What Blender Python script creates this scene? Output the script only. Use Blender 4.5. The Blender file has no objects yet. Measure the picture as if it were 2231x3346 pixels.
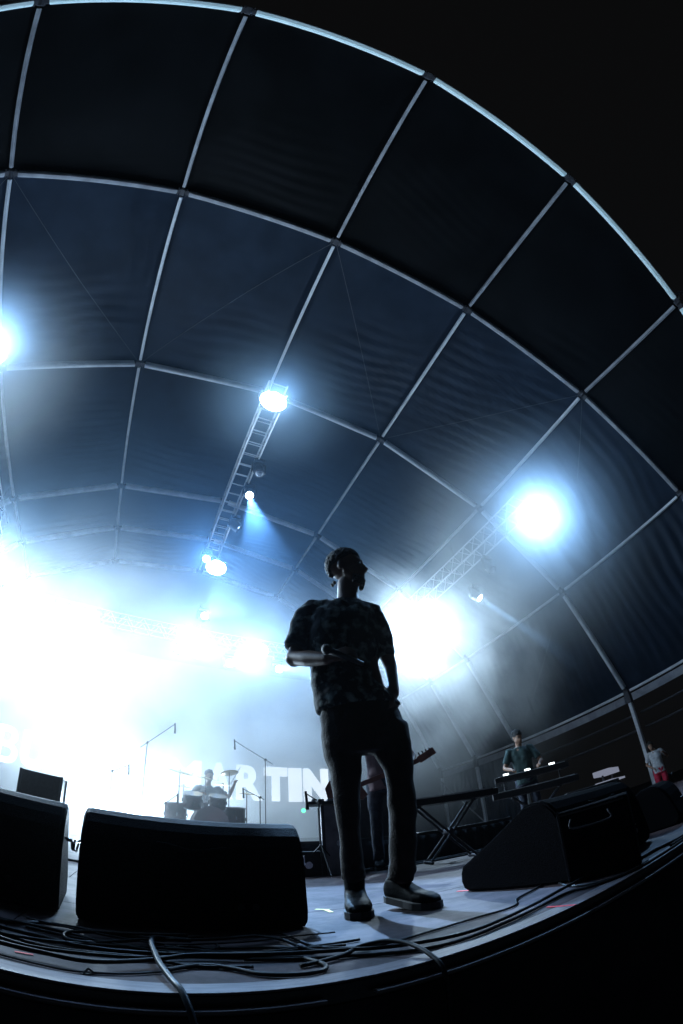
import bpy, bmesh, math, random
from mathutils import Vector, Matrix, noise

random.seed(7)
scene = bpy.context.scene
C = scene.collection
PI = math.pi

# ------------------------------------------------------------------ camera
CAM_Z = 0.32
cam = bpy.data.cameras.new('camera')
cam_ob = bpy.data.objects.new('camera', cam)
C.objects.link(cam_ob)
scene.camera = cam_ob
cam_ob.matrix_world = Matrix.Translation((0, 0, CAM_Z)) @ Matrix((
    (0.903308, -0.238098, -0.356853, 0), (-0.423882, -0.623403, -0.657034, 0),
    (-0.066024, 0.744767, -0.664050, 0), (0, 0, 0, 1)))
cam.type = 'PANO'
cam.sensor_fit = 'VERTICAL'
cam.sensor_width = 24
cam.sensor_height = 36
cam.panorama_type = 'FISHEYE_LENS_POLYNOMIAL'     # the photograph was taken with a 15 mm fisheye
cam.fisheye_fov = 3.6
cam.fisheye_polynomial_k0 = 0
cam.fisheye_polynomial_k1 = -6.37729162e-02
cam.fisheye_polynomial_k2 = -1.31440651e-04
cam.fisheye_polynomial_k3 = 2.65074293e-05
cam.fisheye_polynomial_k4 = -7.10449896e-07
cam.clip_start = 0.02
cam.clip_end = 500

# ------------------------------------------------------------------ night sky
world = bpy.data.worlds.new('World')
scene.world = world
world.use_nodes = True
bg = world.node_tree.nodes['Background']
bg.inputs[0].default_value = (0.0029, 0.0029, 0.0030, 1)
bg.inputs[1].default_value = 1.0

scene.render.engine = 'CYCLES'
scene.cycles.use_denoising = True
scene.cycles.use_adaptive_sampling = True
scene.cycles.adaptive_threshold = 0.03
scene.cycles.max_bounces = 4
scene.cycles.diffuse_bounces = 2
scene.cycles.glossy_bounces = 2
scene.cycles.transmission_bounces = 2
scene.cycles.volume_bounces = 0
scene.cycles.transparent_max_bounces = 8
scene.cycles.sample_clamp_indirect = 4
scene.view_settings.view_transform = 'Standard'
scene.view_settings.look = 'None'
scene.view_settings.exposure = 0.0
scene.view_settings.gamma = 1.0
scene.view_settings.use_curve_mapping = False

# strengths of the stage lamps (watts) and of the haze
LIGHT_K = 1.0
E_FRONT, E_RIGHT, E_REAR, E_MID, E_FOG, E_BEAM, E_LOW, E_POOL = 380, 3300, 6500, 1500, 3200, 5000, 2700, 22000
HAZE_D, HAZE_G = 0.0005, 0.85
SMOKE_D, SMOKE2_D, SMOKE3_D = 0.23, 0.50, 0.018

# ------------------------------------------------------------------ helpers
def new_mat(name, color, rough=0.5, metal=0.0, spec=0.5, emit=None, estr=0.0):
    m = bpy.data.materials.new(name)
    m.use_nodes = True
    b = m.node_tree.nodes['Principled BSDF']
    b.inputs['Base Color'].default_value = (*color, 1)
    b.inputs['Roughness'].default_value = rough
    b.inputs['Metallic'].default_value = metal
    b.inputs['Specular IOR Level'].default_value = spec
    if emit:
        b.inputs['Emission Color'].default_value = (*emit, 1)
        b.inputs['Emission Strength'].default_value = estr
    return m

def grain(m, c1, c2, scale=20, bump=0.0, rough=None, detail=4, stretch=(1, 1, 1), lo=0.35, hi=0.65, bscale=None):
    """noise between two colours, optional bump and roughness variation"""
    nt = m.node_tree
    b = nt.nodes['Principled BSDF']
    tc = nt.nodes.new('ShaderNodeTexCoord')
    mp = nt.nodes.new('ShaderNodeMapping')
    mp.inputs['Scale'].default_value = stretch
    nt.links.new(tc.outputs['Object'], mp.inputs[0])
    n = nt.nodes.new('ShaderNodeTexNoise')
    n.inputs['Scale'].default_value = scale
    n.inputs['Detail'].default_value = detail
    nt.links.new(mp.outputs[0], n.inputs['Vector'])
    r = nt.nodes.new('ShaderNodeValToRGB')
    r.color_ramp.elements[0].position = lo
    r.color_ramp.elements[1].position = hi
    r.color_ramp.elements[0].color = (*c1, 1)
    r.color_ramp.elements[1].color = (*c2, 1)
    nt.links.new(n.outputs[0], r.inputs[0])
    nt.links.new(r.outputs[0], b.inputs['Base Color'])
    if rough:
        mr = nt.nodes.new('ShaderNodeMapRange')
        mr.inputs['To Min'].default_value = rough[0]
        mr.inputs['To Max'].default_value = rough[1]
        nt.links.new(n.outputs[0], mr.inputs['Value'])
        nt.links.new(mr.outputs[0], b.inputs['Roughness'])
    if bump:
        n2 = nt.nodes.new('ShaderNodeTexNoise')
        n2.inputs['Scale'].default_value = bscale or scale * 3
        n2.inputs['Detail'].default_value = 3
        nt.links.new(mp.outputs[0], n2.inputs['Vector'])
        bp = nt.nodes.new('ShaderNodeBump')
        bp.inputs['Strength'].default_value = bump
        bp.inputs['Distance'].default_value = 0.01
        nt.links.new(n2.outputs[0], bp.inputs['Height'])
        nt.links.new(bp.outputs[0], b.inputs['Normal'])
    return m

def obj(name, bm, mat=None, parent=None, smooth=False, matrix=None):
    me = bpy.data.meshes.new(name)
    bmesh.ops.recalc_face_normals(bm, faces=bm.faces)
    bm.to_mesh(me)
    bm.free()
    if mat is not None:
        me.materials.append(mat)
    if smooth:
        me.polygons.foreach_set('use_smooth', [True] * len(me.polygons))
    o = bpy.data.objects.new(name, me)
    C.objects.link(o)
    if parent is not None:
        o.parent = parent
    if matrix is not None:
        o.matrix_local = matrix
    return o

def inst(name, me, parent, matrix):
    o = bpy.data.objects.new(name, me)
    C.objects.link(o)
    o.parent = parent
    o.matrix_local = matrix
    return o

def tag(o, label, cat, group=None, kind=None):
    o['label'] = label
    o['category'] = cat
    if group:
        o['group'] = group
    if kind:
        o['kind'] = kind
    return o

def thing(name, label, cat, loc=(0, 0, 0), rotz=0.0, group=None):
    o = bpy.data.objects.new(name, None)
    o.empty_display_size = 0.2
    C.objects.link(o)
    o.location = loc
    o.rotation_euler = (0, 0, rotz)
    tag(o, label, cat, group)
    return o

def add_box(bm, c, s, rot=None, bevel=0.0):
    M = Matrix.Translation(Vector(c)) @ (rot.to_4x4() if rot is not None else Matrix.Identity(4)) @ Matrix.Diagonal((*s, 1))
    r = bmesh.ops.create_cube(bm, size=1.0, matrix=M)
    if bevel:
        es = set(e for v in r['verts'] for e in v.link_edges)
        bmesh.ops.bevel(bm, geom=list(es), offset=bevel, segments=2, affect='EDGES', profile=0.5)
    return r

def frame(d, up=(0, 0, 1)):
    """rotation matrix whose Z runs along d and whose X is horizontal where possible"""
    z = Vector(d).normalized()
    u = Vector(up)
    if abs(z.dot(u)) > 0.98:
        u = Vector((0, 1, 0))
    x = u.cross(z).normalized()
    y = z.cross(x)
    return Matrix((x, y, z)).transposed()

def add_beam(bm, a, b, w, h, up=(0, 0, 1), bevel=0.0):
    a, b = Vector(a), Vector(b)
    d = b - a
    return add_box(bm, (a + b) / 2, (w, h, d.length), frame(d, up), bevel)

def add_tube(bm, pts, rad, seg=10, caps=True, flat=None):
    """loft along pts; rad = number or list; flat = list of depth/width ratios"""
    pts = [Vector(p) for p in pts]
    n = len(pts)
    if not hasattr(rad, '__len__'):
        rad = [rad] * n
    rings = []
    ref = None
    for i, p in enumerate(pts):
        t = (pts[min(i + 1, n - 1)] - pts[max(i - 1, 0)]).normalized()
        if ref is None:
            ref = Vector((0, 0, 1)) if abs(t.z) < 0.9 else Vector((1, 0, 0))
        x = (ref - t * ref.dot(t)).normalized()
        ref = x
        y = t.cross(x)
        f = flat[i] if flat else 1.0
        rings.append([bm.verts.new(p + x * math.cos(a) * rad[i] + y * math.sin(a) * rad[i] * f)
                      for a in (2 * PI * k / seg for k in range(seg))])
    for i in range(n - 1):
        for k in range(seg):
            bm.faces.new((rings[i][k], rings[i][(k + 1) % seg], rings[i + 1][(k + 1) % seg], rings[i + 1][k]))
    if caps:
        bm.faces.new(rings[0][::-1])
        bm.faces.new(rings[-1])

def spline(pts, sub=6):
    """Catmull-Rom through pts"""
    P = [Vector(p) for p in pts]
    P = [P[0] * 2 - P[1]] + P + [P[-1] * 2 - P[-2]]
    out = []
    for i in range(1, len(P) - 2):
        for k in range(sub):
            t = k / sub
            a, b, c, d = P[i - 1:i + 3]
            out.append(0.5 * (2 * b + (c - a) * t + (2 * a - 5 * b + 4 * c - d) * t * t + (3 * b - a - 3 * c + d) * t ** 3))
    out.append(P[-2])
    return out

def add_ball(bm, c, r, seg=16, rings=10, rot=None):
    if not hasattr(r, '__len__'):
        r = (r, r, r)
    M = Matrix.Translation(Vector(c)) @ (rot.to_4x4() if rot is not None else Matrix.Identity(4)) @ Matrix.Diagonal((*r, 1))
    bmesh.ops.create_uvsphere(bm, u_segments=seg, v_segments=rings, radius=1.0, matrix=M)

def add_lathe(bm, prof, seg=24, M=None, caps=True):
    """prof = [(radius, height)]"""
    M = M or Matrix.Identity(4)
    rings = [[bm.verts.new(M @ Vector((r * math.cos(2 * PI * k / seg), r * math.sin(2 * PI * k / seg), z))) for k in range(seg)] for r, z in prof]
    for i in range(len(rings) - 1):
        for k in range(seg):
            bm.faces.new((rings[i][k], rings[i][(k + 1) % seg], rings[i + 1][(k + 1) % seg], rings[i + 1][k]))
    if caps:
        bm.faces.new(rings[0][::-1])
        bm.faces.new(rings[-1])

def box_obj(name, c, s, mat, parent=None, bevel=0.0, rot=None):
    bm = bmesh.new()
    add_box(bm, c, s, rot, bevel)
    return obj(name, bm, mat, parent)

# ------------------------------------------------------------------ materials
M_ALU = grain(new_mat('aluminium', (0.55, 0.56, 0.58), 0.45, 0.0), (0.62, 0.64, 0.68), (0.80, 0.82, 0.85), 3, 0.05, (0.35, 0.6))
M_ALU_SHADED = grain(new_mat('aluminium_shaded', (0.3, 0.3, 0.32), 0.55, 0.2), (0.26, 0.26, 0.28), (0.40, 0.40, 0.43), 3, 0.05, (0.45, 0.65))  # shade on the second arch and front purlins put into the aluminium colour
M_ALU_LIT = grain(new_mat('aluminium_lit', (0.8, 0.9, 0.9), 0.4, 0.0), (0.72, 0.86, 0.84), (0.82, 0.93, 0.91), 3, 0.05, (0.3, 0.5))  # same aluminium, brightened and tinted for the light on the front arch
M_TRUSS = new_mat('truss_metal', (0.6, 0.6, 0.62), 0.35, 0.6)
M_JOINT = new_mat('joint_steel', (0.06, 0.06, 0.07), 0.6, 0.4)
M_FABRIC = grain(new_mat('tent_fabric', (0.06, 0.07, 0.09), 0.6, spec=0.15), (0.009, 0.016, 0.029), (0.015, 0.025, 0.043), 1.2, 0.12, (0.45, 0.65), bscale=9)
M_FABRIC_SHADED = grain(new_mat('tent_fabric_shaded', (0.002, 0.002, 0.003), 0.6, spec=0.05), (0.0015, 0.0017, 0.002), (0.003, 0.0033, 0.004), 1.2, 0.1)  # roof fabric darkened to black: the unlit front bay's shade is in the colour
M_LINER = grain(new_mat('pale_fabric', (0.3, 0.3, 0.32), 0.7), (0.22, 0.22, 0.25), (0.33, 0.33, 0.36), 3)
M_STEEL_ROPE = new_mat('wire_rope', (0.07, 0.075, 0.08), 0.6, 0.2)
M_BLACK = grain(new_mat('black_plastic', (0.012, 0.012, 0.013), 0.45), (0.009, 0.009, 0.01), (0.016, 0.016, 0.018), 30, 0.1)
M_BLACKCLOTH = grain(new_mat('black_cloth', (0.02, 0.022, 0.026), 0.9, spec=0.2), (0.014, 0.015, 0.018), (0.03, 0.032, 0.038), 4, 0.3)
M_CHROME = new_mat('chrome', (0.6, 0.6, 0.62), 0.2, 1.0)
M_RUBBER = new_mat('cable_rubber', (0.008, 0.009, 0.011), 0.5, spec=0.22)
M_RUBBER_GREY = new_mat('grey_cable_rubber', (0.022, 0.028, 0.034), 0.45, spec=0.35)
M_TAPE_RED = new_mat('red_tape', (0.75, 0.03, 0.04), 0.6)
M_TAPE_YEL = new_mat('yellow_tape', (0.8, 0.7, 0.2), 0.6)
def lamp_mat(name, col, s):
    m = bpy.data.materials.new(name)
    m.use_nodes = True
    nt = m.node_tree
    nt.nodes.clear()
    e = nt.nodes.new('ShaderNodeEmission')
    e.inputs[0].default_value = (*col, 1)
    e.inputs[1].default_value = s
    o = nt.nodes.new('ShaderNodeOutputMaterial')
    nt.links.new(e.outputs[0], o.inputs[0])
    return m
BLUE = (0.30, 0.58, 1.0)
PALE_BLUE = (0.60, 0.81, 1.0)
M_LENS = lamp_mat('lamp_glass_lit', (0.62, 0.8, 1.0), 30)
M_CLIP = lamp_mat('clip_light_lit', (0.85, 0.97, 1.0), 6)
M_GREEN = lamp_mat('green_led', (0.05, 1.0, 0.3), 6)
M_BOTTLE = new_mat('blue_bottle', (0.05, 0.25, 0.45), 0.15)
M_PANEL_GLOW = lamp_mat('white_panel_glow', (0.62, 0.68, 0.9), 0.30)  # emission stands in for light falling on the white panels
M_LETTER = lamp_mat('sign_light', (0.85, 0.93, 1.0), 1.6)
M_BACKDROP = grain(new_mat('grey_backdrop', (0.4, 0.42, 0.45), 0.9), (0.34, 0.36, 0.39), (0.46, 0.48, 0.51), 1.5, 0.2)

# ------------------------------------------------------------------ ground, haze
gm = grain(new_mat('ground_earth', (0.03, 0.03, 0.03), 0.95), (0.02, 0.02, 0.02), (0.045, 0.042, 0.04), 2, 0.3)
bm = bmesh.new()
add_box(bm, (0, 10, -1.25), (400, 400, 0.1))
g = obj('ground', bm, gm)
g['kind'] = 'structure'

def volume_mat(name, color, dens, aniso):
    m = bpy.data.materials.new(name)
    m.use_nodes = True
    nt = m.node_tree
    nt.nodes.clear()
    v = nt.nodes.new('ShaderNodeVolumePrincipled')
    v.inputs['Color'].default_value = (*color, 1)
    v.inputs['Density'].default_value = dens
    v.inputs['Anisotropy'].default_value = aniso
    o = nt.nodes.new('ShaderNodeOutputMaterial')
    nt.links.new(v.outputs[0], o.inputs['Volume'])
    return m
bm = bmesh.new()
add_box(bm, (1.7, 8.0, 5.9), (60, 36, 14.4 + 1.6))
hz = obj('haze', bm, volume_mat('haze_air', (0.85, 0.92, 1.0), HAZE_D, HAZE_G))
hz['kind'] = 'stuff'

def smoke(name, boxes, dens, aniso, color, nscale, lo, hi, fall=1.0):
    bm = bmesh.new()
    for c, r in boxes:
        bmesh.ops.create_icosphere(bm, subdivisions=3, radius=1.0, matrix=Matrix.Translation(c) @ Matrix.Diagonal((*r, 1)))
    m = bpy.data.materials.new(name)
    m.use_nodes = True
    nt = m.node_tree
    nt.nodes.clear()
    v = nt.nodes.new('ShaderNodeVolumePrincipled')
    v.inputs['Color'].default_value = (*color, 1)
    v.inputs['Anisotropy'].default_value = aniso
    o = nt.nodes.new('ShaderNodeOutputMaterial')
    nt.links.new(v.outputs[0], o.inputs['Volume'])
    tc = nt.nodes.new('ShaderNodeTexCoord')
    n = nt.nodes.new('ShaderNodeTexNoise')
    n.inputs['Scale'].default_value = nscale
    n.inputs['Detail'].default_value = 3
    nt.links.new(tc.outputs['Object'], n.inputs['Vector'])
    r = nt.nodes.new('ShaderNodeMapRange')
    r.inputs['From Min'].default_value = lo
    r.inputs['From Max'].default_value = hi
    r.inputs['To Min'].default_value = 0.0
    r.inputs['To Max'].default_value = 1.0
    nt.links.new(n.outputs[0], r.inputs['Value'])
    # thin out towards the edge of the bank
    c, rr = boxes[0]
    mp = nt.nodes.new('ShaderNodeMapping')
    mp.vector_type = 'POINT'
    mp.inputs['Location'].default_value = (-c[0] / rr[0], -c[1] / rr[1], -c[2] / rr[2])
    mp.inputs['Scale'].default_value = (1 / rr[0], 1 / rr[1], 1 / rr[2])
    nt.links.new(tc.outputs['Object'], mp.inputs[0])
    gl = nt.nodes.new('ShaderNodeVectorMath')
    gl.operation = 'LENGTH'
    nt.links.new(mp.outputs[0], gl.inputs[0])
    mr = nt.nodes.new('ShaderNodeMapRange')
    mr.inputs['From Min'].default_value = 1.0
    mr.inputs['From Max'].default_value = 0.25 if fall == 1.0 else 0.0
    mr.inputs['To Min'].default_value = 0.0
    mr.inputs['To Max'].default_value = 1.0
    mr.interpolation_type = 'SMOOTHSTEP'
    nt.links.new(gl.outputs['Value'], mr.inputs['Value'])
    pw = nt.nodes.new('ShaderNodeMath')
    pw.operation = 'POWER'
    pw.inputs[1].default_value = fall
    nt.links.new(mr.outputs[0], pw.inputs[0])
    dn = nt.nodes.new('ShaderNodeMath')
    dn.operation = 'MULTIPLY'
    dn.inputs[1].default_value = dens
    nt.links.new(pw.outputs[0], dn.inputs[0])
    mu = nt.nodes.new('ShaderNodeMath')
    mu.operation = 'MULTIPLY'
    nt.links.new(r.outputs[0], mu.inputs[0])
    nt.links.new(dn.outputs[0], mu.inputs[1])
    nt.links.new(mu.outputs[0], v.inputs['Density'])
    ob = obj(name, bm, m)
    ob['kind'] = 'stuff'
    return ob
smoke('stage_smoke', [((-0.8, 9.6, 1.9), (7.8, 6.6, 5.0))], SMOKE_D, 0.4, (0.95, 0.98, 1.0), 0.65, 0.36, 0.58, 1.5)
smoke('low_smoke', [((2.2, 10.6, 2.6), (7.8, 5.2, 4.6))], SMOKE_D * 1.6, 0.3, (0.95, 0.98, 1.0), 0.8, 0.30, 0.62, 1.2)
smoke('side_smoke', [((8.0, 10.2, 4.6), (5.2, 5.6, 5.8))], SMOKE2_D, 0.4, (0.92, 0.97, 1.0), 0.8, 0.40, 0.58, 1.7)
smoke('thin_smoke', [((1.8, 9.8, 7.6), (12.5, 7.4, 7.0))], SMOKE3_D, 0.6, (0.38, 0.66, 1.0), 0.25, 0.15, 0.65)
smoke('halo_smoke', [((9.2, 6.0, 7.4), (5.4, 4.8, 5.4))], 0.50, 0.3, (0.85, 0.94, 1.0), 0.5, 0.0, 0.5, 2.4)  # extra smoke put round each front flood to form its halo
smoke('halo_smoke', [((1.6, 5.9, 9.4), (3.2, 2.8, 2.4))], 0.42, 0.3, (0.6, 0.82, 1.0), 0.5, 0.0, 0.5, 2.6)
smoke('halo_smoke', [((-5.4, 6.2, 8.8), (4.0, 3.4, 4.4))], 0.50, 0.3, (0.85, 0.94, 1.0), 0.5, 0.0, 0.5, 2.4)
scene.cycles.volume_step_rate = 3.0
scene.cycles.volume_max_steps = 40

# ------------------------------------------------------------------ stage
def wood_mat():
    m = new_mat('stage_plywood', (0.3, 0.27, 0.26), 0.5, spec=0.2)
    nt = m.node_tree
    b = nt.nodes['Principled BSDF']
    tc = nt.nodes.new('ShaderNodeTexCoord')
    oi = nt.nodes.new('ShaderNodeObjectInfo')
    mp = nt.nodes.new('ShaderNodeMapping')
    mp.inputs['Scale'].default_value = (1.2, 9, 1)
    nt.links.new(tc.outputs['Object'], mp.inputs[0])
    n = nt.nodes.new('ShaderNodeTexNoise')
    n.noise_dimensions = '4D'
    n.inputs['Scale'].default_value = 2.5
    n.inputs['Detail'].default_value = 8
    n.inputs['Roughness'].default_value = 0.65
    nt.links.new(mp.outputs[0], n.inputs['Vector'])
    mu = nt.nodes.new('ShaderNodeMath')
    mu.operation = 'MULTIPLY'
    mu.inputs[1].default_value = 40
    nt.links.new(oi.outputs['Random'], mu.inputs[0])
    nt.links.new(mu.outputs[0], n.inputs['W'])
    r = nt.nodes.new('ShaderNodeValToRGB')
    r.color_ramp.elements[0].position = 0.3
    r.color_ramp.elements[1].position = 0.7
    r.color_ramp.elements[0].color = (0.040, 0.026, 0.029, 1)
    r.color_ramp.elements[1].color = (0.080, 0.056, 0.062, 1)
    nt.links.new(n.outputs[0], r.inputs[0])
    # scuffs
    n2 = nt.nodes.new('ShaderNodeTexNoise')
    n2.inputs['Scale'].default_value = 3.1
    n2.inputs['Detail'].default_value = 10
    n2.inputs['Roughness'].default_value = 0.75
    nt.links.new(tc.outputs['Object'], n2.inputs['Vector'])
    r2 = nt.nodes.new('ShaderNodeValToRGB')
    r2.color_ramp.elements[0].position = 0.38
    r2.color_ramp.elements[1].position = 0.56
    r2.color_ramp.elements[0].color = (0.25, 0.24, 0.25, 1)
    r2.color_ramp.elements[1].color = (1, 1, 1, 1)
    nt.links.new(n2.outputs[0], r2.inputs[0])
    mx = nt.nodes.new('ShaderNodeMixRGB')
    mx.blend_type = 'MULTIPLY'
    mx.inputs[0].default_value = 0.9
    nt.links.new(r.outputs[0], mx.inputs[1])
    nt.links.new(r2.outputs[0], mx.inputs[2])
    nt.links.new(mx.outputs[0], b.inputs['Base Color'])
    mr = nt.nodes.new('ShaderNodeMapRange')
    mr.inputs['To Min'].default_value = 0.8
    mr.inputs['To Max'].default_value = 0.5
    nt.links.new(n2.outputs[0], mr.inputs['Value'])
    nt.links.new(mr.outputs[0], b.inputs['Roughness'])
    bp = nt.nodes.new('ShaderNodeBump')
    bp.inputs['Strength'].default_value = 0.25
    bp.inputs['Distance'].default_value = 0.003
    nt.links.new(n.outputs[0], bp.inputs['Height'])
    nt.links.new(bp.outputs[0], b.inputs['Normal'])
    return m
M_WOOD = wood_mat()
M_EDGE = grain(new_mat('edge_profile', (0.5, 0.5, 0.53), 0.5, 0.0, spec=0.3), (0.08, 0.07, 0.078), (0.15, 0.135, 0.15), 12, 0.05, (0.45, 0.65), stretch=(1, 6, 6))

stage = bpy.data.objects.new('stage_floor', None)
C.objects.link(stage)
stage['kind'] = 'structure'
SX0, SX1, SY0, SY1 = -7.4, 10.6, 0.972, 16.0
bm = bmesh.new()
add_box(bm, ((SX0 + SX1) / 2, (SY0 + SY1) / 2 + 0.03, -0.085), (SX1 - SX0 - 0.06, SY1 - SY0 - 0.06, 0.13))
for x in [SX0 + 0.4 + 2 * k for k in range(9)]:
    for y in (1.2, 3.2, 5.2, 8, 12, 15.5):
        add_box(bm, (x, y, -0.68), (0.06, 0.06, 1.05))
obj('deck_frame', bm, M_BLACK, stage)
me_p = None
yrows = [1.046 + 1.0 * k for k in range(4)]
px = SX0
cols = []
while px < SX1 - 0.1:
    cols.append(px)
    px += 2.0
for ri, y in enumerate(yrows):
    for ci, x in enumerate(cols):
        off = 0.9 if ri % 2 else 0.1
        if me_p is None:
            bm = bmesh.new()
            add_box(bm, (0, 0, -0.009), (1.996, 0.996, 0.018), bevel=0.0015)
            o = obj('deck_panel', bm, M_WOOD, stage)
            me_p = o.data
            o.location = (x + off, y + 0.5, 0)
        else:
            inst('deck_panel', me_p, stage, Matrix.Translation((x + off, y + 0.5, random.uniform(-0.0012, 0))))
bm = bmesh.new()
add_box(bm, ((SX0 + SX1) / 2, (5.046 + SY1) / 2, -0.009), (SX1 - SX0, SY1 - 5.05, 0.018))
obj('rear_deck', bm, M_WOOD, stage)
bm = bmesh.new()
add_box(bm, ((SX0 + SX1) / 2, 1.007, -0.002), (SX1 - SX0, 0.07, 0.006), bevel=0.001)
obj('edge_profile', bm, M_EDGE, stage)
bm = bmesh.new()
for a, b in ((-7.4, -0.6), (-0.59, 0.39), (0.50, 1.6), (1.61, 3.6), (3.61, 7.6)):
    add_box(bm, ((a + b) / 2, 0.958, -0.036), (b - a, 0.022, 0.008), bevel=0.002)
obj('lower_rail', bm, M_EDGE, stage)
bm = bmesh.new()
add_box(bm, ((SX0 + SX1) / 2, 0.976, -0.030), (SX1 - SX0, 0.006, 0.044))
obj('fascia', bm, M_BLACK, stage)
bm = bmesh.new()
add_box(bm, ((SX0 + SX1) / 2, 0.985, -0.62), (SX1 - SX0, 0.01, 1.12))
obj('front_skirt', bm, M_BLACKCLOTH, stage)

# upstage riser with black skirt
riser = thing('upstage_riser', 'low black skirted riser under the drum kit and the back line', 'riser', (0, 0, 0))
bm = bmesh.new()
add_box(bm, (2.35, 9.2, 0.32), (4.3, 9.4, 0.04), bevel=0.005)
obj('riser_top', bm, M_BLACK, riser)
def pleated(name, x0, x1, y, z0, z1, parent, mat, amp=0.02, wl=0.16):
    bm = bmesh.new()
    n = int((x1 - x0) / wl * 8)
    rows = []
    for r in range(5):
        z = z1 + (z0 - z1) * r / 4
        rows.append([bm.verts.new((x0 + (x1 - x0) * i / n, y + amp * (0.3 + 0.7 * r / 4) * math.sin(2 * PI * i / 8 + 1.3 * math.sin(i * 0.037)), z)) for i in range(n + 1)])
    for r in range(4):
        for i in range(n):
            bm.faces.new((rows[r][i], rows[r][i + 1], rows[r + 1][i + 1], rows[r + 1][i]))
    o = obj(name, bm, mat, parent, smooth=True)
    md = o.modifiers.new('s', 'SOLIDIFY')
    md.thickness = 0.004
    return o
pleated('skirt', 0.22, 4.48, 4.5, 0.006, 0.30, riser, M_BLACKCLOTH)

# ------------------------------------------------------------------ tent
NX = [-9.95, -8.25, -5.552, -2.103, 1.77, 5.592, 9.053, 11.79, 13.489]
NZ = [3.14, 6.69, 9.567, 11.358, 11.86, 11.3, 9.473, 6.69, 3.14]
A1Y = [1.0, -0.25, -1.24, -1.97, -2.30, -1.99, -1.28, -0.25, 1.0]
A1Z = [3.2, 6.4, 9.06, 10.62, 11.36, 10.65, 8.95, 6.35, 3.15]
AY = [None, 2.315, 7.259, 12.443, 14.949, 17.45]
def node(i, j):
    return Vector((NX[j], A1Y[j], A1Z[j])) if i == 0 else Vector((NX[j], AY[i], NZ[j]))
tent = thing('stage_tent', 'huge arched stage tent with aluminium ribs and dark blue fabric roof', 'tent', (1.77, 7.3, 0))
TI = Matrix.Translation((-1.77, -7.3, 0))
def tobj(name, bm, mat, smooth=False):
    bmesh.ops.transform(bm, matrix=TI, verts=bm.verts)
    return obj(name, bm, mat, tent, smooth)
for i in range(6):
    for j in range(8):
        a, b = node(i, j), node(i, j + 1)
        d = (b - a).normalized()
        gap = 0.16
        n = d.cross(Vector((0, 1, 0))).normalized()
        if n.z < 0:
            n = -n
        w, h = (0.13, 0.16) if i == 0 else (0.12, 0.16)
        a2, b2 = a + d * gap, b - d * gap
        bm = bmesh.new()
        add_beam(bm, a2, b2, w, h, up=n, bevel=0.012)
        add_beam(bm, a2 - n * (h / 2 + 0.012), b2 - n * (h / 2 + 0.012), w * 0.55, 0.03, up=n)
        tobj('arch_beam', bm, (M_ALU_LIT, M_ALU_SHADED)[i] if i < 2 else M_ALU)
    for j in range(9):
        a = node(i, j)
        bm = bmesh.new()
        add_box(bm, a, (0.12, 0.16, 0.12), bevel=0.01)
        for s in (-1, 1):
            if 0 <= j + s <= 8:
                d = (node(i, j + s) - a).normalized()
                add_beam(bm, a, a + d * 0.2, 0.07, 0.10, up=(0, 1, 0))
                add_tube(bm, [a + d * 0.1 + Vector((0, -0.09, -0.02)), a + d * 0.1 + Vector((0, 0.09, -0.02))], 0.014, 6)
        tobj('joint_plate', bm, M_JOINT)
for i in range(5):
    for j in range(9):
        a, b = node(i, j), node(i + 1, j)
        d = (b - a).normalized()
        bm = bmesh.new()
        add_beam(bm, a + d * 0.13, b - d * 0.13, 0.074, 0.08, bevel=0.01)
        tobj('purlin', bm, M_ALU_SHADED if i == 0 else M_ALU)

def panel(i, j):
    a, b, c, d = node(i, j), node(i, j + 1), node(i + 1, j + 1), node(i + 1, j)
    nrm = (b - a).cross(d - a).normalized()
    if nrm.z < 0:
        nrm = -nrm
    a, b, c, d = (q + nrm * 0.10 for q in (a, b, c, d))
    ny, nx = (60, 14)
    L = (d - a).length
    rnd = random.Random(i * 31 + j)
    ph = rnd.uniform(0, 6)
    dirx = rnd.uniform(-0.35, 0.35)
    wl = rnd.uniform(0.24, 0.38)
    cu, cv, su, sv = rnd.uniform(0.25, 0.8), rnd.uniform(0.55, 0.95), 0.38, 0.25
    amp = 0.05 if i else 0.010
    if j in (5, 6, 7) and i:
        cv, sv, su = 0.6, 0.55, 0.7
        wl = 0.34
        amp = 0.07
    bm = bmesh.new()
    rows = []
    for r in range(ny + 1):
        v = r / ny
        row = []
        for k in range(nx + 1):
            u = k / nx
            p = a.lerp(b, u).lerp(d.lerp(c, u), v)
            s = math.sin(PI * u) * math.sin(PI * v)
            m = math.exp(-((u - cu) / su) ** 2 - ((v - cv) / sv) ** 2)
            f = noise.noise(p * 0.5 + Vector((i, j, 0)))
            fold = math.sin((v * L + dirx * u * 3.9 + 0.25 * f) * 2 * PI / wl + ph) * m * amp
            edge = min(1, 8 * u * (1 - u)) * min(1, 12 * v * (1 - v))
            row.append(bm.verts.new(p + nrm * (fold * edge - 0.05 * s + 0.03 * f * edge)))
        rows.append(row)
    for r in range(ny):
        for k in range(nx):
            bm.faces.new((rows[r][k], rows[r][k + 1], rows[r + 1][k + 1], rows[r + 1][k]))
    tobj('roof_panel', bm, M_FABRIC_SHADED if i == 0 else M_FABRIC, smooth=True)
for i in range(5):
    for j in range(8):
        panel(i, j)
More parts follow.
